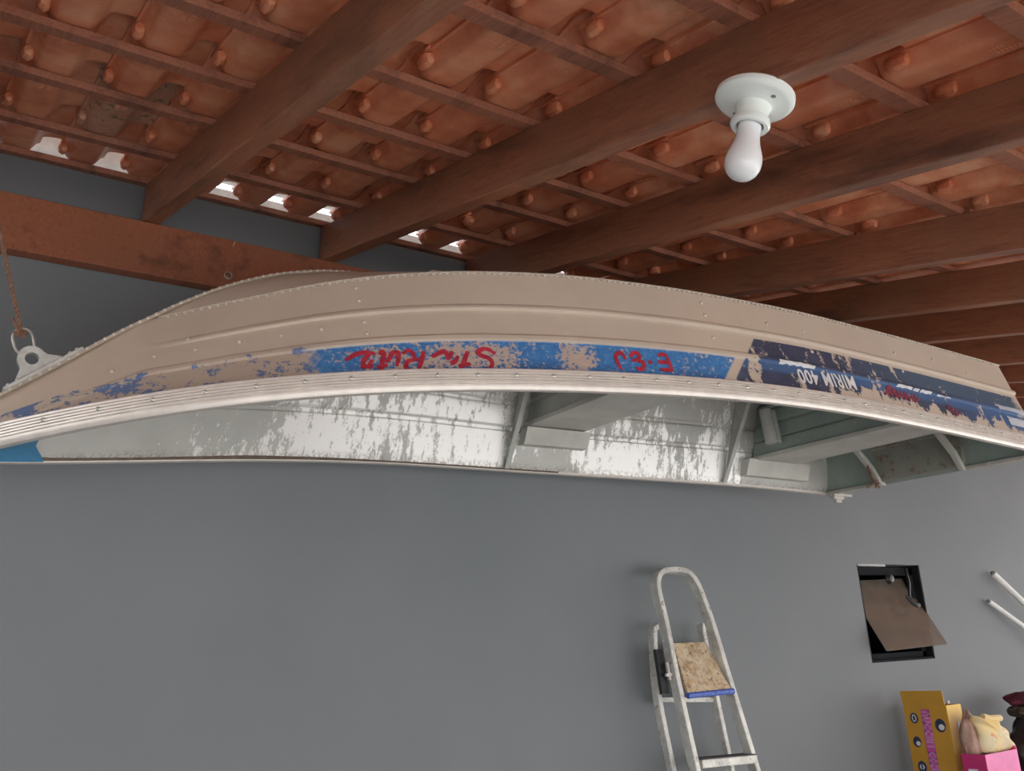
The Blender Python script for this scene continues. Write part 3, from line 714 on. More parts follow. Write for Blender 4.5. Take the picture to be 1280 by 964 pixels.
# transom with pad and knees
mb = MB(); te = 1.0
def tp(fr_v, hfr): 
    """point on transom: fr_v -1..1 across, hfr 0..1 from the gunwale to the bottom"""
    pn = side(te, hfr, 1); pf = side(te, hfr, -1); P = pn*(1+fr_v)/2+pf*(1-fr_v)/2
    return P
G = []
for hf in np.linspace(0, 1, 9):
    G.append([tp(x_, hf) for x_ in np.linspace(-1, 1, 13)])
kp = ctr(warp(1, 1))+BW*keel(1.0); G.append([tp(x_, 1)*1+BW*(keel(1.0)-chh(1.0))*(1-abs(x_)) for x_ in np.linspace(-1, 1, 13)])
mb.grid(G); mb.grid([[np.array(p)-BA*.004 for p in r_] for r_ in G], 1, True)
trm = mb.build('transom', [M['trim'], M['teal']], boat)
mb = MB(); g0 = tp(-1, 0); g1 = tp(1, 0)
mb.box(g0-BA*.030-BW*.004-(g1-g0)*.0, (g1-g0)*.31, BA*.034, BW*.016); mb.box(g0+(g1-g0)*.31-BA*.030+BW*.012, (g1-g0)*.38, BA*.034, BW*.014); mb.box(g0+(g1-g0)*.69-BA*.030-BW*.004, (g1-g0)*.31, BA*.034, BW*.016)
mb.build('transom_rail', M['knee'], trm, bevel=.003)
c0_ = tp(-.42, .03); ex = (g1-g0)/np.linalg.norm(g1-g0); wv = np.linalg.norm(g1-g0)
MB().box(c0_-BA*.034, ex*wv*.40, BA*.029, BW*.17).build('motor_pad', M['pad'], trm, bevel=.004)
MB().box(c0_-BA*.040+BW*.155-ex*.01, ex*wv*.42, BA*.036, BW*.03).build('pad_batten', M['pad'], trm, bevel=.004)
for xx in (-.40, .36):
    b_ = tp(xx, 0)-BA*.03; mb = MB()
    mb.sweep([b_-BW*.002, b_-BA*.05+BW*.07, b_-BA*.16+BW*.17, b_-BA*.30+BW*.26], rsoft(.030, .022, .3), up=tuple(np.cross(BA, ex)))
    mb.build('transom_knee', M['knee'], trm, bevel=.002)
mb = MB(); P = side(1.0, 0, -1)
mb.bb(P+np.array([-.02, -.05, -.03]), P+np.array([.06, -.02, -.012])); mb.bb(P+np.array([.00, -.045, -.045]), P+np.array([.045, -.025, -.028])); mb.bb(P+np.array([-.03, -.06, -.014]), P+np.array([.12, -.01, .0]))
mb.build('corner_bracket', M['knee'], boat, bevel=.003)
# frayed cord tied round the far knee
kn = tp(-.40, 0)-BA*.03; mb = MB()
for q in range(3):
    ps = [kn+BW*(.10-.03*i)-BA*(.04*math.sin(i*1.3+q))-ex*(.012*math.cos(i*2.1+q*2))-BA*.05 for i in range(5)]; mb.tube(ps, .004, n=6)
mb.build('tied_cord', M['rope'], boat, smooth=True)

# frames (gussets) inside, seats
def inner_pt(t_, fr, sg, off=-.006): return side(t_, fr, sg, off)
def gusset(t0, t1):
    for sg in (1, -1):
        G = []; G2 = []
        for k_ in range(11):
            fr = .02+.95*k_/10; tt_ = t0+(t1-t0)*k_/10; dep = .012+.085*(k_/10)
            p = inner_pt(tt_, fr, sg); q_ = p-BV*sg*dep
            G.append([p-BA*.0015, q_-BA*.0015]); G2.append([p+BA*.0015, q_+BA*.0015])
        mb = MB(); mb.grid(G); mb.grid(G2, 0, True)
        edge = [g[1] for g in G]
        mb.sweep([e-BA*.004 for e in edge], [(-.011, -.003), (.011, -.003), (.011, .003), (-.011, .003)], up=tuple(BV*sg), m=0)
        mb.build('frame_gusset', M['innerpaint'], boat)
gusset(.529, .532); gusset(.846, .852)
def seat(t0, t1, h0, h1, name_label, grooves):
    st = thing_part('seat', boat, ctr((t0+t1)/2))
    def wd(t_, h): 
        fr = h/chh(t_); return (half(t_)*(1-fr*(1-rho(t_))))-.008
    mb = MB(); c0, c1 = ctr(t0), ctr(t1)
    wa, wb_ = wd(t0, h0), wd(t1, h0); wa2, wb2 = wd(t0, h1), wd(t1, h1)
    vs = [c0-BV*wa+BW*h0, c0+BV*wa+BW*h0, c1+BV*wb_+BW*h0, c1-BV*wb_+BW*h0, c0-BV*wa+BW*(h0+.02), c0+BV*wa+BW*(h0+.02), c1+BV*wb_+BW*(h0+.02), c1-BV*wb_+BW*(h0+.02)]
    mb.add(vs, [(0, 1, 2, 3), (7, 6, 5, 4), (0, 4, 5, 1), (1, 5, 6, 2), (2, 6, 7, 3), (3, 7, 4, 0)]); mb.build('seat_board', M['seat'], st, bevel=.003)
    # upright panels below the board, pressed with long folds
    for (tt_, sgn) in ((t0, -1), (t1, 1)):
        c_ = ctr(tt_)-BA*sgn*.012; rows = []; nz = 30
        for k_ in range(nz+1):
            h = h0+.02+(h1-h0-.02)*k_/nz; u_ = k_/nz; f_ = 0
            for g_ in grooves:
                d = abs(u_-g_)/.035
                if d < 1: f_ = .010*(1-d)
            w__ = wd(tt_, min(h, chh(tt_)))
            if h > chh(tt_): w__ *= max(.05, 1-(h-chh(tt_))/(keel(tt_)-chh(tt_)+.001))
            rows.append([c_-BV*w__+BW*h-BA*sgn*f_, c_+BV*w__+BW*h-BA*sgn*f_])
        mb = MB(); mb.grid(rows); mb.grid([[np.array(p)-BA*sgn*.002 for p in r_] for r_ in rows], 0, True); mb.build('seat_panel', M['teal'] if t0 > .8 else M['innerpaint'], st)
    return st
def thing_part(name, parent, loc):
    o = bpy.data.objects.new(name, None); C.objects.link(o); o.parent = parent; o.location = Vector([float(x) for x in (np.array(loc)-worldloc(parent))]); return o
s1 = seat(.545, .626, .178, .43, '', [.35]); s2 = seat(.885, .955, .118, .37, '', [.3, .62, .93])
for st_, t0, t1, fa, fb in ((s1, .542, .63, .27, .44), (s2, .872, .966, .12, .31)):
    for sg in (1, -1):
        G = []
        for fr_, off_ in ((fb, -.004), (fb, -.055), (fb-.015, -.055), (fa, -.045), (fa, -.004)):
            G.append([side(t0, fr_, sg, off_), side(t1, fr_, sg, off_)])
        mb = MB(); mb.grid(G); mb.add([g[0] for g in G], [(0, 1, 2, 3, 4)]); mb.add([g[1] for g in G], [(4, 3, 2, 1, 0)])
        mb.build('seat_bracket', M['seat'], st_, solid=.002)
# cylindrical rowlock tube standing against the aft panel
c_ = ctr(.868); pA = c_-BV*.37+BW*.325; pB = c_-BV*.35+BW*.165
mb = MB(); mb.tube([pA, pB], .028, n=20, up=tuple(BA)); mb.tube([pA+BA*.05, pB+BA*.05-BW*.0], .014, n=12, up=tuple(BA)); mb.build('support_tube', M['innerpaint'], boat, smooth=True)
# brown strip standing in for the shadow gap inside the rail; bow plate
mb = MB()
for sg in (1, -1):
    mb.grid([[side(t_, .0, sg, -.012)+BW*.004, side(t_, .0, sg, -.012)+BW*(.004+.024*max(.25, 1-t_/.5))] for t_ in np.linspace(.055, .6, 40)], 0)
mb.build('gap_shade_strip', M['gapshade'], boat, solid=.003)
mb = MB(); G = []
for t_ in np.linspace(.002, .052, 8): G.append([side(t_, .02, 1, -.004)+BA*.0, ctr(t_)+BW*.012-BA*0, side(t_, .02, -1, -.004)+BA*(.035*(t_/.052))])
mb.grid(G); mb.grid([[p+BW*.004 for p in r_] for r_ in G], 0, True); mb.build('bow_plate', M['bowblue'], boat)
# bow eye
ec = CAM+np.array([0.30193363, 2.5487872, 0.80884589])
tgd = stem_pt(.06)-stem_pt(.03); tgd /= np.linalg.norm(tgd); nrm = np.cross(BV, tgd); nrm *= np.sign(nrm@BW)
bs = stem_pt(.0505); Hc = .043
mb = MB(); n = 28; outer = []; inner = []
for i in range(n):
    a_ = 2*math.pi*i/n; inner.append((.0165*math.cos(a_), Hc+.0165*math.sin(a_)))
    x_, y_ = math.cos(a_), math.sin(a_)
    if y_ > -.15: outer.append((.034*x_, Hc+.034*y_))
    else:
        f_ = (-y_-.15)/.85; xx = (.034+.045*f_)*(1 if x_ >= 0 else -1)*min(1, abs(x_)/.25+.0); outer.append((xx if abs(x_) > .25 else xx, Hc-.006-(Hc-.008)*f_))
for sgn in (1, -1):
    mb.add([bs+tgd*p_[0]+nrm*p_[1]+BV*sgn*.012 for p_ in outer+inner], [((i), (i+1) % n, n+(i+1) % n, n+i) for i in range(n)])
for ring, fl in ((outer, False), (inner, True)):
    mb.add([bs+tgd*p_[0]+nrm*p_[1]+BV*s_*.012 for s_ in (1, -1) for p_ in ring], [(i, (i+1) % n, n+(i+1) % n, n+i) for i in range(n)])
mb.box(bs-tgd*.10-BV*.022, tgd*.22, BV*.044, nrm*.010)
for q_ in (-.085, -.06, .06, .085, .105): mb.dome(bs+tgd*q_+BV*.014+nrm*.010, nrm, .006, .8, 8)
mb.build('bow_eye', M['castalu'], boat, smooth=True, bevel=.002)

# lettering and decals on the near side
def surf(t_, fr, off=.002):
    return side(t_, fr, 1, ridge_off(t_, fr))+snorm(t_, fr)*off
def inv(px, py):
    """nearest station and height on the near side for a mark seen in the photograph (measured once)"""
    best = (1e9, 0, 0)
    for t_ in np.linspace(.02, 1, 50):
        for fr in np.linspace(0, 1, 11):
            q, z = proj(side(t_, fr)); d = (q[0]-px)**2+(q[1]-py)**2
            if d < best[0]: best = (d, t_, fr)
    x = np.array(best[1:])
    for _ in range(8):
        r0 = proj(side(x[0], x[1]))[0]-[px, py]
        J = np.array([(proj(side(x[0]+1e-4, x[1]))[0]-[px, py]-r0)/1e-4, (proj(side(x[0], x[1]+1e-4))[0]-[px, py]-r0)/1e-4]).T
        x = x-np.linalg.solve(J, r0)
    return x
def smoothp(P, n=6):
    P = [np.array(p, float) for p in P]
    if len(P) < 3: return [P[0]*(1-u)+P[1]*u for u in np.linspace(0, 1, n)]
    out = []
    for i in range(len(P)-1):
        p0, p1, p2, p3 = P[max(i-1, 0)], P[i], P[i+1], P[min(i+2, len(P)-1)]
        for u in np.linspace(0, 1, n, endpoint=False): out.append(.5*((2*p1)+(-p0+p2)*u+(2*p0-5*p1+4*p2-p3)*u*u+(-p0+3*p1-3*p2+p3)*u**3))
    return out+[P[-1]]
def stroke(mb, pix, ox, oy, sc, wpx):
    pts = [inv(ox+x/sc, oy+y/sc) for x, y in pix]; pts = smoothp(pts)
    S = np.array([BL, .36]); G = []
    for i, p in enumerate(pts):
        tg = (pts[min(i+1, len(pts)-1)]-pts[max(i-1, 0)])*S; tg /= np.linalg.norm(tg)+1e-9; nn = np.array([-tg[1], tg[0]])/S
        u = i/(len(pts)-1); ww = wpx*(.65+.35*math.sin(math.pi*min(1, u*1.15)))
        a_ = p+nn*ww/2; b_ = p-nn*ww/2; G.append([surf(*a_, .0012), surf(*a_, .0022), surf(*b_, .0022), surf(*b_, .0012)])
    mb.grid(G)
mb = MB(); W_ = .0125
for s_ in [[(1165, 232), (1130, 202), (1085, 197), (1052, 218), (1075, 240), (1125, 258), (1148, 292), (1125, 332), (1080, 350), (1040, 328)],
           [(985, 212), (970, 250), (955, 295), (935, 340)], [(925, 312), (965, 300), (1005, 296)],
           [(745, 250), (790, 225), (828, 213), (845, 238), (852, 270)], [(882, 212), (862, 245), (850, 268)], [(868, 292), (900, 278), (920, 242)],
           [(692, 212), (680, 260), (668, 300), (655, 340)], [(710, 328), (660, 352), (600, 350), (572, 315), (585, 280), (630, 268), (668, 268)], [(632, 268), (622, 232), (590, 206), (550, 228)],
           [(520, 210), (524, 255), (510, 312)], [(522, 214), (485, 222), (462, 260), (440, 285)], [(485, 343), (494, 352)],
           [(432, 215), (418, 270), (402, 365)], [(378, 322), (415, 312), (452, 302)], [(432, 222), (410, 215), (398, 235)],
           [(170, 273), (235, 235), (310, 218), (368, 232)], [(332, 228), (295, 268), (280, 326)], [(275, 322), (305, 312), (345, 322)], [(345, 322), (335, 300), (345, 270)]]:
    stroke(mb, s_, 400, 400, 5.333, W_)
mb.build('painted_name', M['redpaint'], boat)
mb = MB()
for s_ in [[(337, 240), (350, 210), (378, 206), (405, 245)], [(340, 220), (352, 262), (378, 310)],
           [(432, 232), (445, 208), (475, 207), (488, 232), (465, 250), (440, 250)], [(478, 258), (512, 262), (512, 295), (485, 308), (470, 290)],
           [(543, 262), (566, 262)], [(688, 318), (672, 268), (648, 215)], [(652, 217), (625, 214), (600, 222)], [(668, 263), (635, 262), (600, 262)], [(688, 312), (650, 310), (615, 306)]]:
    stroke(mb, s_, 700, 400, 4.923, W_)
mb.build('painted_number', M['redpaint'], boat)
def text_on(name, txt, tL, tR, frB, frT, material, font_bold=True, stretch=1, slope=0, outline=None):
    cu = bpy.data.curves.new(name, 'FONT'); cu.body = txt; cu.size = 1; cu.resolution_u = 3; cu.offset = .018; cu.space_character = 1.06
    ob = bpy.data.objects.new('tmp', cu); C.objects.link(ob); dg = bpy.context.evaluated_depsgraph_get(); dg.update()
    me = bpy.data.meshes.new_from_object(ob.evaluated_get(dg)); bpy.data.objects.remove(ob); bpy.data.curves.remove(cu)
    import bmesh
    b = bmesh.new(); b.from_mesh(me); bmesh.ops.triangulate(b, faces=b.faces)
    xs = [v_.co.x for v_ in b.verts]; ys = [v_.co.y for v_ in b.verts]; x0, x1, y0, y1 = min(xs), max(xs), min(ys), max(ys)
    vs = []
    for v_ in b.verts:
        u = (v_.co.x-x0)/(x1-x0); w_ = (v_.co.y-y0)/(y1-y0); t_ = tL+(tR-tL)*u; fr = frB+(frT-frB)*w_+slope*u; vs.append(surf(t_, fr, .0022))
    mb = MB(); mb.add(vs, [tuple(q.index for q in f_.verts) for f_ in b.faces]); b.free(); bpy.data.meshes.remove(me)
    return mb.build(name, material, boat, solid=.0008)
text_on('model_name', 'MIRIM 400', .7055, .6265, .405, .265, M['decalwhite'], slope=-.03)
def patch(mb, t0, t1, f0, f1, n=8, jag=0, skew=0):
    rnd = random.Random(int(t0*1e4)); rows = [[] for _ in range(9)]
    for i in range(n+1):
        t_ = t0+(t1-t0)*i/n; fa = f0+rnd.uniform(-jag, jag); fb = f1+rnd.uniform(-jag, jag)
        for k in range(9): rows[k].append(surf(t_+skew*k/8, fa+(fb-fa)*k/8, .0022))
    mb.grid(rows)
for a_ in ((.607, .652, .400, .430, 10, .006), (.775, .80, .398, .42, 5, .006), (.803, .812, .395, .42, 3, .004), (.815, .834, .395, .418, 5, .006), (.845, .87, .40, .41, 5, .004)):
    mb = MB(); patch(mb, *a_); mb.build('white_mark', M['decalwhite'], boat, solid=.0008)
for a_ in ((.955, .998, .42, .475, 6, .008), (.966, 1.0, .27, .36, 4, .004)):
    mb = MB(); patch(mb, *a_); mb.build('registration_label', M['labelwhite'], boat, solid=.0008)
mb = MB(); rnd = random.Random(8)
x_ = 1108
for i in range(9):
    w_ = rnd.uniform(3.5, 5.5)
    stroke(mb, [(x_, 483+i*1.3), (x_+w_*.5, 494+i*1.1), (x_+w_, 486+i*1.3)], 0, 0, 1, .006); x_ += w_
stroke(mb, [(1106, 494), (1112, 483), (1118, 494)], 0, 0, 1, .008)
for i in range(4): stroke(mb, [(1182+i*4, 504+i*3), (1184+i*4, 511+i*3), (1188+i*4, 507+i*3)], 0, 0, 1, .005)
mb.build('red_script', M['redscript'], boat)

# ------------------------------------------------------------------ rope and link
lk_b = bs+nrm*(Hc-.0)+np.array([0, 0, .0])
lt = CAM+np.array([.2635, 2.548, .902]); lo_ = bs+nrm*(Hc+.022)
mid = (lt+lo_)/2; axl = (lt-lo_); Ll = np.linalg.norm(axl); axl /= Ll; sd = np.cross(axl, BV); sd /= np.linalg.norm(sd)
sd = sd*.96+BV*.28; sd /= np.linalg.norm(sd)
pts = []
ra = .0235; hl = Ll/2+.004
for a_ in np.linspace(0, math.pi, 9): pts.append(mid+axl*(hl-ra+ra*math.sin(a_))+sd*ra*math.cos(a_))
for a_ in np.linspace(math.pi, 2*math.pi, 9): pts.append(mid-axl*(hl-ra-ra*math.sin(a_))+sd*ra*math.cos(a_))
tag(recenter(MB().tube(pts, .0042, n=10, up=tuple(np.cross(axl, sd)), closed=True).build('metal_link', M['steel'], smooth=True), mid), 'oval metal link joining the rope to the bow eye', 'link')
top = at_plane(-36, 124, roof(0, 0, H0), NN)
top = top; r0_ = mid+axl*(hl-.012)
rp = MB(); pts = [r0_*(1-u)+top*u for u in np.linspace(0, 1, 24)]
# two-strand twisted cord
for ph in (0, math.pi):
    P2 = []; dr = (top-r0_); dr /= np.linalg.norm(dr); e1 = np.cross(dr, (1, 0, 0)); e1 /= np.linalg.norm(e1); e2 = np.cross(dr, e1)
    for i in range(180): u = i/179; a_ = u*150+ph; P2.append(r0_*(1-u)+top*u+(e1*math.cos(a_)+e2*math.sin(a_))*.0028)
    rp.tube(P2, .0036, n=6, up=tuple(e2))
rp.tube([r0_+np.array([-.016, 0, .0]), r0_+np.array([-.006, -.01, -.012]), r0_+np.array([.006, -.01, -.010]), r0_+np.array([.009, 0, .006])], .005, n=6)
rp.tube([r0_+np.array([-.004, -.006, -.006]), r0_+np.array([-.018, -.006, .02]), r0_+np.array([-.024, -.004, .036])], .0036, n=6)
tag(recenter(rp.build('rope', M['rope'], smooth=True), top), 'thin brown rope holding up the bow at the left edge', 'rope')

# ------------------------------------------------------------------ ladder
LP0 = np.array([0, 3.125, 1.5+.37]); LPn = np.array([0, 1.0, -.150]); LPn /= np.linalg.norm(LPn)
RP0 = np.array([0, 3.165, 1.5+.08]); RPn = np.array([0, 1.0, -.045]); RPn /= np.linalg.norm(RPn)
def lf(x, y): return at_plane(x, y, LP0, LPn)
def lr(x, y): return at_plane(x, y, RP0, RPn)
lad = thing('stepladder', (3.15, 2.9, 0), 'paint-splattered aluminium stepladder leaning folded against the grey wall', 'ladder')
def to_floor(p, q, z=.01):
    d = q-p; return q+d*((z-q[2])/d[2])
L_ = [lf(826, 771), lf(868, 960)]; R_ = [lf(888, 781), lf(938, 945)]
pL = to_floor(*L_); pR = to_floor(*R_)
U = [lf(*p) for p in [(868, 960), (852, 888), (840, 831), (830, 780), (821, 742), (820, 725), (825, 716), (836, 713.5), (847, 713.5), (858, 717), (868, 729), (877, 750), (888, 781), (905, 837), (921, 889), (938, 945)]]
mid_ = smoothp(U, 4)
mb = MB(); mb.sweep([pL]+mid_+[pR], rsoft(.026, .050, .25), up=tuple(LPn))
mb.build('front_frame', M['ladder'], lad, smooth=True)
mb = MB(); rl = [lr(816, 795), lr(821, 868), lr(838, 955)]; rr_ = [lr(879, 800), lr(894, 874), lr(911, 955)]
fl, fr_ = to_floor(rl[1], rl[2]), to_floor(rr_[1], rr_[2])
mb.sweep([fl]+smoothp([rl[2], rl[1], rl[0], lr(818, 785), lr(825, 781)], 4), rsoft(.024, .04, .25), up=tuple(RPn))
mb.sweep([fr_]+smoothp([rr_[2], rr_[1], rr_[0], lr(877, 789), lr(877, 780)], 4), rsoft(.024, .04, .25), up=tuple(RPn))
mb.box(lr(824, 872), lr(893, 872)-lr(824, 872), (0, .01, 0), (0, 0, -.02))
for hz in (.35, .75):
    u = (hz-fl[2])/(rl[2][2]-fl[2]); a_ = fl*(1-u)+rl[2]*u; b_ = fr_*(1-u)+rr_[2]*u; mb.box(a_, b_-a_, (0, .012, 0), (0, 0, .025))
mb.build('rear_frame', M['ladder'], lad, smooth=False)
# platform: tilted board with blue edge
pb0, pb1 = lf(852, 869), lf(911, 863); pb0 = pb0+np.array([.012, -.03, 0]); pb1 = pb1+np.array([-.012, -.03, 0])
pt0, pt1 = atY(841, 804, 3.12), atY(880, 802, 3.12); pt1 = pt1+np.array([.012, 0, 0])
nrmp = np.cross(pb1-pb0, pt0-pb0); nrmp /= np.linalg.norm(nrmp); nrmp = nrmp if nrmp[1] < 0 else -nrmp
mb = MB(); mb.add([pb0, pb1, pt1, pt0, pb0-nrmp*.015, pb1-nrmp*.015, pt1-nrmp*.015, pt0-nrmp*.015], [(0, 1, 2, 3), (7, 6, 5, 4), (0, 4, 5, 1), (1, 5, 6, 2), (2, 6, 7, 3), (3, 7, 4, 0)])
plat = mb.build('platform', M['ply'], lad, bevel=.003)
dn = (pb0-pt0); dn /= np.linalg.norm(dn)
mb = MB(); mb.sweep([pb0-EX*.006+dn*.004, pb1+EX*.006+dn*.004], rsoft(.024, .022, .5), up=(0, -1, 0)); mb.build('platform_edge', M['bluetrim'], plat)
mb = MB(); g0_ = lf(829, 812)+np.array([-.0, .035, 0]); g1_ = lf(838, 868)+np.array([0, .035, 0])
mb.sweep([g0_, g1_], rsoft(.042, .02, .2), up=tuple(LPn)); mb.build('hinge_bracket', M['black'], lad)
mb = MB(); mb.box(lf(834.5, 828)+np.array([-.006, -.001, 0]), (.013, 0, 0), (0, .01, 0), lf(838, 850)-lf(834.5, 828)); mb.box(lf(836.5, 842)+np.array([-.02, -.004, 0]), (.035, 0, 0), (0, .01, 0), (0, 0, -.012)); mb.build('hinge_catch', M['ladder'], lad)
stepsrc = [(lf(868, 950), lf(941, 943))]
sl_ = (pL-stepsrc[0][0]); sr_ = (pR-stepsrc[0][1])
for k_ in range(4):
    z_ = stepsrc[0][0][2]-.25*k_
    u = (stepsrc[0][0][2]-z_)/(stepsrc[0][0][2]-pL[2]); a_ = stepsrc[0][0]+sl_*u; b_ = stepsrc[0][1]+sr_*u
    a_ = a_+EX*.012; b_ = b_-EX*.012
    st_ = MB().box(a_+np.array([0, -.035, -.034]), b_-a_, (0, .085, 0), (0, 0, .034)).build('step', M['ladder'], lad, bevel=.003)
    MB().box(a_+np.array([0, -.032, .0005]), b_-a_, (0, .079, 0), (0, 0, .004)).build('tread', M['blackgrip'], st_)
for p_ in (pL, pR): MB().box(p_+np.array([-.02, -.032, -.01]), (.04, 0, 0), (0, .064, 0), (0, 0, .05)).build('rubber_foot', M['black'], lad)

# ------------------------------------------------------------------ pipes leaning on the wall
for (a, b, d0, d1, lb) in [((1236, 752), (1281, 784.5), WY-.03, WY-.08, 'thin white plastic pipe leaning on the wall, lower of the two'), ((1241, 717), (1281, 755), WY-.035, WY-.09, 'white plastic pipe leaning on the wall, upper of the two')]:
    A = atY(*a, d0); Bp = atY(*b, d1); d = (Bp-A)/np.linalg.norm(Bp-A); E_ = A+d*(A[2]-.03)/(-d[2])
    o = thing('plastic_pipe', E_, lb, 'pipe', 'white pipes leaning on the wall')
    r_ = .0205 if b[0] and a[1] < 730 else .0165
    MB().tube([A, E_], r_, n=20, up=(0, 1, 0)).build('pipe_tube', M['pvc'], o, smooth=True)
    MB().lathe(A-d*.012, d, [(.0005, 0), (r_*.55, 0), (r_*.72, .013), (r_*.72, .02)], 14).build('pipe_tip', M['pvcdark'], o, smooth=True)

# ------------------------------------------------------------------ things stacked in the corner
tb = thing('side_table', (5.3, 2.95, 0), 'low wooden table below the frame that carries the boxes', 'table')
MB().bb((4.55, 2.45, .66), (6.6, 3.18, .70)).build('tabletop', M['tableply'], tb, bevel=.004)
for x_ in (4.6, 6.4):
    for y_ in (2.5, 3.08): MB().bb((x_, y_, 0), (x_+.05, y_+.05, .66)).build('leg', M['tableply'], tb)
TT = .70
# yellow carton
bx0 = 4.775; by0, by1 = 2.90, 3.15; bz = 1.175; bxr = 4.915
cart = thing('cardboard_carton', (bx0+.07, 3.03, TT), 'tall yellow cardboard carton with pink lettering standing against the grey wall', 'box')
mb = MB(); th = .004
mb.bb((bx0, by0, TT), (bx0+th, by1, bz), 0); mb.bb((bx0+th, by0, TT), (bxr, by0+th, bz), 1); mb.bb((bxr-th, by0+th, TT), (bxr, by1, bz), 0); mb.bb((bx0+th, by1-th, TT), (bxr-th, by1, bz), 0); mb.bb((bx0+th, by0+th, TT), (bxr-th, by1-th, TT+th), 0)
mb.build('carton_body', [M['yellow_shaded'], M['yellow']], cart)
MB().box((bx0, by0+.006, bz), (0, by1-by0-.006, 0), (-.008, 0, .075), (.004, 0, 0)).build('carton_flap', M['yellow_shaded'], cart)
def on_left(y, z, off=.0012): return np.array([bx0-off, y, z])
LW = by1-by0
def lpos(x, y):   # crop fractions across the left face (0 = wall side) and metres down from the top
    return by1-x*LW, bz-y
mb = MB()
z_ = .03; rnd = random.Random(5)
mb.box(on_left(by1-.40*LW, bz-.02), (0, -.05, 0), (0, 0, -.40), (-.0008, 0, 0), 1)
while z_ < .42:
    hgt = rnd.uniform(.018, .03); y0_, zz = by1-.42*LW, bz-z_; wv = .042
    k_ = rnd.choice([0, 1, 2, 3])
    mb.box(on_left(y0_, zz, .0022), (0, -wv, 0), (0, 0, -.007), (-.001, 0, 0), 0)
    if k_ in (0, 1): mb.box(on_left(y0_, zz, .0022), (0, -.010, 0), (0, 0, -hgt), (-.001, 0, 0), 0)
    if k_ in (1, 2): mb.box(on_left(y0_-wv+.01, zz, .0022), (0, -.010, 0), (0, 0, -hgt), (-.001, 0, 0), 0)
    if k_ in (0, 2, 3): mb.box(on_left(y0_, zz-hgt+.007, .0022), (0, -wv, 0), (0, 0, -.007), (-.001, 0, 0), 0)
    z_ += hgt+.005
    if abs(z_-.21) < .02: z_ += .02
mb.build('pink_lettering', [M['lilac'], M['magprint']], cart)
def disc(mb, y, z, ry, rz, m, off=.0014):
    vs = [on_left(y, z, off)]+[on_left(y+ry*math.cos(a_), z+rz*math.sin(a_), off) for a_ in np.linspace(0, 2*math.pi, 17)[:-1]]
    mb.add(vs, [(0, i+1, (i+1) % 16+1) for i in range(16)], m)
for (x_, y_, rr, kind) in [(.22, .065, .024, 0), (.80, .10, .030, 1), (.20, .185, .024, 1), (.22, .31, .026, 2)]:
    mb = MB(); yy, zz = lpos(x_, y_); disc(mb, yy, zz, rr, rr*1.15, 1); disc(mb, yy-.006 if kind == 1 else yy, zz-(.008 if kind == 1 else 0), rr*.55, rr*(.5 if kind else .8), 0, .0024)
    if kind == 0: disc(mb, yy, zz, rr*.3, rr*.55, 1, .003)
    if kind == 2: disc(mb, yy, zz, rr*.2, rr*.5, 1, .003)
    mb.build('printed_emblem', [M['white'], M['navyprint']], cart)

mb = MB(); mb.box((bxr-.062, by0-.0012, bz-.085), (.042, 0, 0), (0, 0, -.14), (0, -.0006, 0)); mb.build('white_label', M['white'], cart); mb = MB(); mb.box((bxr-.075, by0-.0012, bz-.36), (.03, 0, .018), (-.012, 0, -.05), (0, -.0006, 0)); mb.build('white_emblem', M['white'], cart)
wb_ = atY(1185, 879, 2.97); tag(recenter(MB().tube([(wb_[0], wb_[1], TT), wb_+np.array([0, 0, .012])], .008, n=10, up=(0, 1, 0)).build('plastic_rod', M['white']), (wb_[0], wb_[1], TT)), 'white plastic rod tip poking up behind the yellow carton', 'rod')
# pink box
P0 = atY(1231, 944, 2.72); px0, py0 = P0[0], 2.72; ptop = P0[2]; pxr = atY(1270, 938, 2.72)[0]+.01
pk = thing('pink_box', (px0+.1, py0+.12, TT), 'magenta cardboard box right of the yellow carton with a cloth bundle inside', 'box')
mb = MB(); D_ = .125
mb.bb((px0, py0, TT), (px0+.004, py0+D_, ptop), 0); mb.bb((px0+.004, py0, TT), (pxr, py0+.004, ptop), 1); mb.bb((pxr-.004, py0+.004, TT), (pxr, py0+D_, ptop), 0); mb.bb((px0+.004, py0+D_-.004, TT), (pxr-.004, py0+D_, ptop), 0); mb.bb((px0+.004, py0+.004, TT), (pxr-.004, py0+D_-.004, TT+.004), 0)
mb.build('box_body', [M['magenta_shaded'], M['magenta_lit']], pk)
mb = MB(); mb.add([(pxr, py0, ptop), (pxr+.035, py0+.02, ptop+.01), (pxr+.02, py0+.06, ptop+.05), (pxr, py0+.09, ptop)], [(0, 1, 2, 3)]); mb.build('box_flap', M['magenta_shaded'], pk, solid=.003)
mb = MB(); mb.box((px0-.0012, py0+.05, ptop-.07), (0, .05, 0), (0, 0, -.10), (-.0006, 0, 0)); mb.build('pale_print', M['white'], pk)

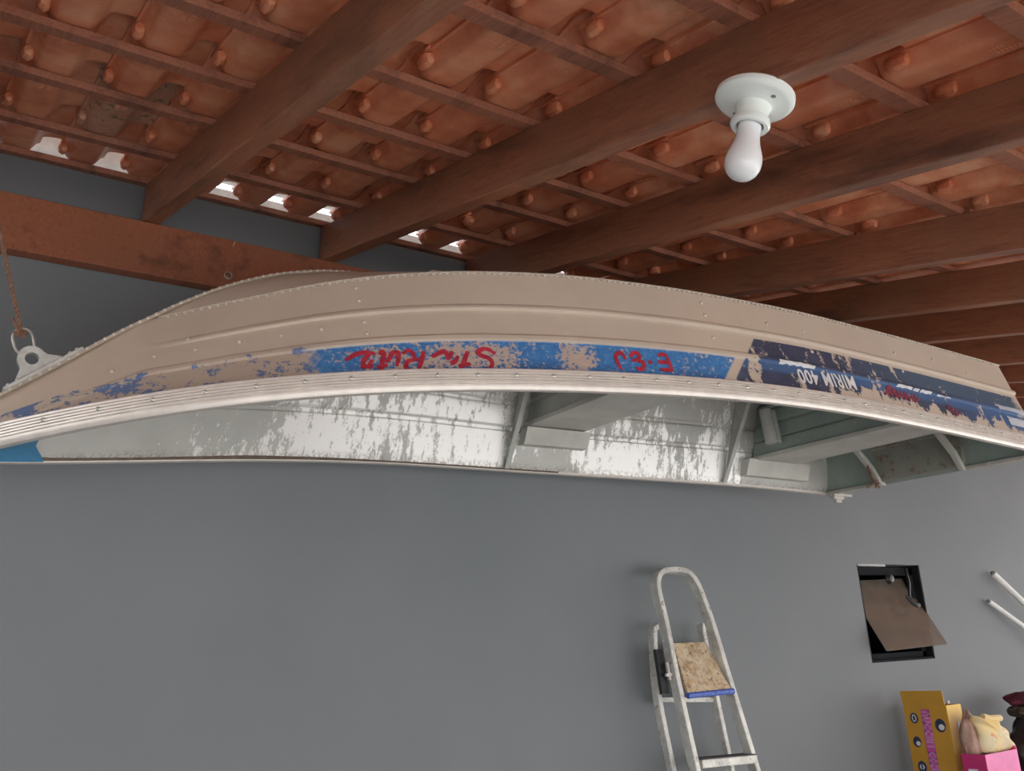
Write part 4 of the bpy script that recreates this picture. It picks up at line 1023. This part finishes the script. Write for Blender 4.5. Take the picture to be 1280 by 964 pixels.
def blob(name, c, rx, ry, rz, m, seed, lumps=.22, fl=0, detail=5, parent=None, topk=None, fold=3.0):
    import bmesh
    from mathutils import noise as mn
    b = bmesh.new(); bmesh.ops.create_icosphere(b, subdivisions=detail, radius=1)
    for v_ in b.verts:
        d = v_.co.normalized()
        nz = mn.noise(d*1.3+Vector((seed, 0, 0)))*lumps*1.5+mn.noise(Vector((d.x*fold, d.y*fold, d.z*1.1))+Vector((0, seed, 0)))*lumps*.9+abs(mn.noise(d*5.2+Vector((0, 0, seed))))*lumps*.45
        q = d*(1+nz)
        if topk is not None and q.z > 0: s_ = 1-topk*min(1, q.z); q.x *= s_; q.y *= s_
        v_.co = Vector((q.x*rx, q.y*ry, q.z*rz))
        if fl and v_.co.z < -fl*rz: v_.co.z = -fl*rz
    me = bpy.data.meshes.new(name); b.to_mesh(me); b.free(); me.materials.append(m); me.shade_smooth()
    o = bpy.data.objects.new(name, me); C.objects.link(o)
    if parent: o.parent = parent; o.location = Vector([float(x) for x in np.array(c)-worldloc(parent)])
    else: o.location = Vector([float(x) for x in c])
    return o
cb = np.array([px0+.10, py0+.14, ptop-.02]); 
bag = thing('cloth_bundle', (cb[0], cb[1], TT+.01), 'cream printed cloth bundle stuffed into the magenta box', 'cloth bag')
mb = MB(); cs = [(1233, 943), (1226, 925), (1222, 905), (1216, 894), (1230, 897), (1243, 896), (1250, 905), (1262, 920), (1268, 932), (1264, 942)]
# folded sheet: front face follows the drape, back pushed away for thickness
Yb = py0+.045; front = [atY(x_, y_, Yb) for x_, y_ in cs]; cc = sum(front)/len(front)
rings = []
for (sc_, dy) in [(.0, -.038), (.45, -.034), (.75, -.022), (.93, -.006), (1.0, .01), (.97, .025), (.85, .04), (.5, .05), (.0, .055)]:
    dense = smoothp(front+[front[0]], 4)[:-1]
    rings.append([cc+(p_-cc)*sc_+np.array([0, dy+.012*math.sin(i*.9)*sc_, .004*math.cos(i*1.7)*sc_]) for i, p_ in enumerate(dense)])
rings = [r_+[r_[0]] for r_ in rings]; mb.grid(rings); o = mb.build('cloth_front', M['cloth'], bag, smooth=True)
o.modifiers.new('s', 'SUBSURF').render_levels = 1
kn_ = atY(1240, 898, Yb-.01); mb = MB()
mb.sweep([kn_+np.array([-.07, .01, .012]), kn_+np.array([-.02, 0, .0]), kn_+np.array([.04, -.0, -.002]), kn_+np.array([.075, .0, -.004])], rsoft(.035, .032, .6), up=(0, 0, 1)); mb.build('tied_corner', M['cloth'], bag, smooth=True)
blob('inner_bag', atY(1214, 921, Yb+.06), .07, .045, .13, M['tanbag'], 3.3, .16, parent=bag, topk=.3, fold=1.3)
# dark bundle and plum cloth behind
dkp = atY(1285, 925, 2.98)
pc = atY(1286, 872, 2.93); bt_ = pc[2]-.13
dk = tag(blob('dark_bag', (pc[0]+.06, 2.93, (TT+bt_)/2+.03), .24, .16, (bt_-TT)/2*1.22, M['blackbag'], 7.7, .16, fl=.93), 'dark stuffed bag against the wall at the right edge', 'bag')
pz = thing('folded_cloth', (pc[0]+.10, 2.95, bt_+.02), 'plum coloured cloth heaped on top of the dark bag at the right edge', 'cloth')
blob('cloth_heap', (pc[0]+.09, 2.96, pc[2]-.015), .20, .13, .05, M['plum'], 2.2, .12, parent=pz)
blob('patterned_fold', (pc[0]+.07, 2.94, pc[2]-.075), .22, .14, .04, M['brownblotch'], 5.2, .15, parent=pz)

# ------------------------------------------------------------------ light, world, camera
w = bpy.data.worlds.new('sky'); bpy.context.scene.world = w; w.use_nodes = True; nt = w.node_tree
bg = nt.nodes['Background']; bg.inputs[1].default_value = 2.4
tcw = N(nt, 'ShaderNodeTexCoord'); sx = N(nt, 'ShaderNodeSeparateXYZ'); nt.links.new(tcw.outputs['Generated'], sx.inputs[0])
nt.links.new(ramp(nt, sx.outputs[2], [(0.0, (1.0, .98, .95)), (.25, (.92, .95, .98)), (.8, (.60, .74, .95))]), bg.inputs[0])
sn = bpy.data.lights.new('sun', 'SUN'); sn.energy = 5.4; sn.angle = math.radians(1.0); sn.color = (1.0, .95, .88)
so = bpy.data.objects.new('sun', sn); C.objects.link(so)
sd_ = Vector((.60, -.12, .79)).normalized()      # direction towards the sun: high, to the right
so.rotation_euler = sd_.to_track_quat('Z', 'Y').to_euler(); so.location = (8, -2, 10)

cam = bpy.data.cameras.new('camera'); cam.sensor_width = 36; cam.sensor_fit = 'HORIZONTAL'; cam.lens = F/1280*36; cam.clip_start = .05
co = bpy.data.objects.new('camera', cam); C.objects.link(co)
co.matrix_world = Matrix(((CR[0], CU[0], -CF[0], 0), (CR[1], CU[1], -CF[1], 0), (CR[2], CU[2], -CF[2], 1.5), (0, 0, 0, 1)))
S = bpy.context.scene; S.camera = co
S.view_settings.view_transform = 'Standard'; S.view_settings.look = 'None'; S.view_settings.gamma = 1; S.view_settings.use_curve_mapping = False
S.view_settings.exposure = 0.72
